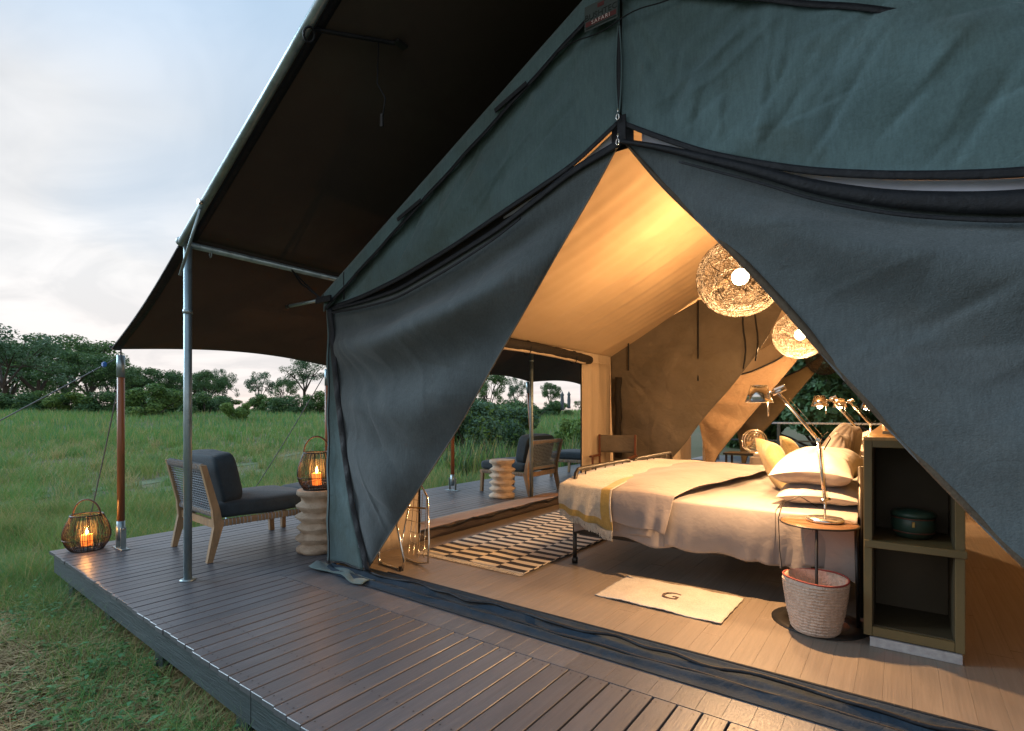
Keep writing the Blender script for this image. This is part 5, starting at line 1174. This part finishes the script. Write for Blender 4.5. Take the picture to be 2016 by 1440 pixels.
def weeds(n, seed):
    r = np.random.default_rng(seed); Vs, Fs, off = [], [], 0
    cnt = 0
    while cnt < n:
        u = r.uniform(-150, 640); D = 1.9*(5.2/1.9)**r.random(); x = FW.x*D+RT.x*(u-CXP)/F_PX*D; y = FW.y*D+RT.y*(u-CXP)/F_PX*D
        if not (y < 1.30-.05*(x+2) or x < XL-.05): continue
        near = abs(y-(1.25-.05*(x+2))) < .45
        if not near and (math.sin(x*2.3+1)*math.cos(y*2.9) < .15 or r.random() < .3): continue
        cnt += 1; g = float(gh(np.array(x), np.array(y))); H = r.uniform(.05, .16)*(1.3 if near else 1); nlf = r.integers(7, 16); ax, ay = r.normal(0, .25, 2)
        for k in range(nlf):
            f_ = (k+1)/nlf; a = k*2.4+r.uniform(-.3, .3); L = r.uniform(.035, .095)*(1.2-.5*f_); c = np.array([x+ax*H*f_, y+ay*H*f_, g+H*f_]); d = np.array([math.cos(a), math.sin(a), r.uniform(.1, .6)]); s = np.array([-math.sin(a), math.cos(a), 0])*L*.24
            Vs += [c, c+d*L*.5+s, c+d*L-np.array([0, 0, L*.3]), c+d*L*.5-s]; Fs.append([off, off+1, off+2, off+3]); off += 4
    return mesh('leafy_weeds', np.array(Vs), np.array(Fs), [WEED, GRS[3]], None, False, (np.arange(len(Fs)) % 5 == 0).astype(int))
tag(weeds(430, 6), 'small leafy green weeds growing through the straw', 'weeds', kind='stuff')
def tallg(n, seed):
    r = np.random.default_rng(seed); x = r.uniform(-6.7, -1.2, n); y = (1.24-.05*(x+2))+.10-np.abs(r.normal(0, .30, n)); sel = r.random(n) < .4+.6*np.sin(x*3.1+1)**2; x, y = x[sel], y[sel]
    V, Fs = blades(len(x), np.stack([x, y, gh(x, y)], -1), r.uniform(.10, .42, len(x)), r.uniform(.002, .005, len(x)), 1.1, r, 4)
    return blade_obj('edge_grass', V, Fs, GRS, r.choice(4, len(x), p=[.5, .2, .1, .2]))
tag(tallg(5000, 8), 'longer green grass growing along the fascia of the deck', 'grass', kind='stuff')
def tufts(name, n, u0, u1, d0, d1, h, per, spread, seed, edge=False):
    r = np.random.default_rng(seed); u = r.uniform(u0, u1, n); D = d0*(d1/d0)**r.random(n)
    x = FW.x*D+RT.x*(u-CXP)/F_PX*D; y = FW.y*D+RT.y*(u-CXP)/F_PX*D
    if edge: x = r.uniform(-7.2, -1.4, n); y = (1.10-.05*(x+2))-np.abs(r.normal(0, .16, n)); D = np.hypot(x, y)
    ok = keep(x, y); x, y, D = x[ok], y[ok], D[ok]; hs = r.uniform(*h, len(x)); kind = r.choice(4, len(x), p=[.32, .44, .16, .08])
    X = np.repeat(x, per)+r.normal(0, 1, len(x)*per)*np.repeat(spread*hs, per); Y = np.repeat(y, per)+r.normal(0, 1, len(x)*per)*np.repeat(spread*hs, per)
    ok2 = keep(X, Y); Hh = np.repeat(hs, per)*r.uniform(.5, 1.1, len(X)); k2 = np.where(r.random(len(X)) < .75, np.repeat(kind, per), r.integers(0, 4, len(X)))
    W = .0035*np.repeat(np.maximum(D/4.5, 1)**.8, per)*r.uniform(.6, 1.4, len(X))
    V, Fs = blades(int(ok2.sum()), np.stack([X, Y, gh(X, Y)-.01], -1)[ok2], Hh[ok2], W[ok2], 1.0, r, 3)
    o = blade_obj(name, V, Fs, GRS, k2[ok2]); return tag(o, kind='stuff')
tag(tufts('grass_tufts', 900, -260, 1240, 5, 34, (.28, .75), 70, .16, 71), 'scattered taller yellow-green tufts standing out of the meadow', 'grass')
tag(tufts('deck_edge_tufts', 46, 0, 0, 1, 2, (.16, .40), 60, .22, 72, True), 'arching green tufts rooted against the deck fascia', 'grass')
# closed umbrellas far off, seen through the window
for i, (u, d_, lb) in enumerate(((1107, 60, 'folded grey umbrella on the left, standing in the meadow in the window view'), (1120, 66, 'folded grey umbrella on the right, standing in the meadow in the window view'))):
    d = FW+RT*((u-CXP)/F_PX); x, y = d.x*d_, d.y*d_; t = thing('closed_umbrella', lb, 'umbrella', (x, y, float(gh(np.array(x), np.array(y)))), 0, 'folded umbrellas in the meadow')
    tube('umbrella_pole', [(0, 0, 0), (0, 0, 2.9)], .03, GALV, t, 8)
    lathe('folded_canopy', [(.20, .75), (.17, 1.1), (.19, 1.7), (.14, 2.3), (.20, 2.45), (.05, 2.8), (0, 2.85)], UMB, t, 16, rfn=lambda a, k: 1+.18*math.sin(a*6))
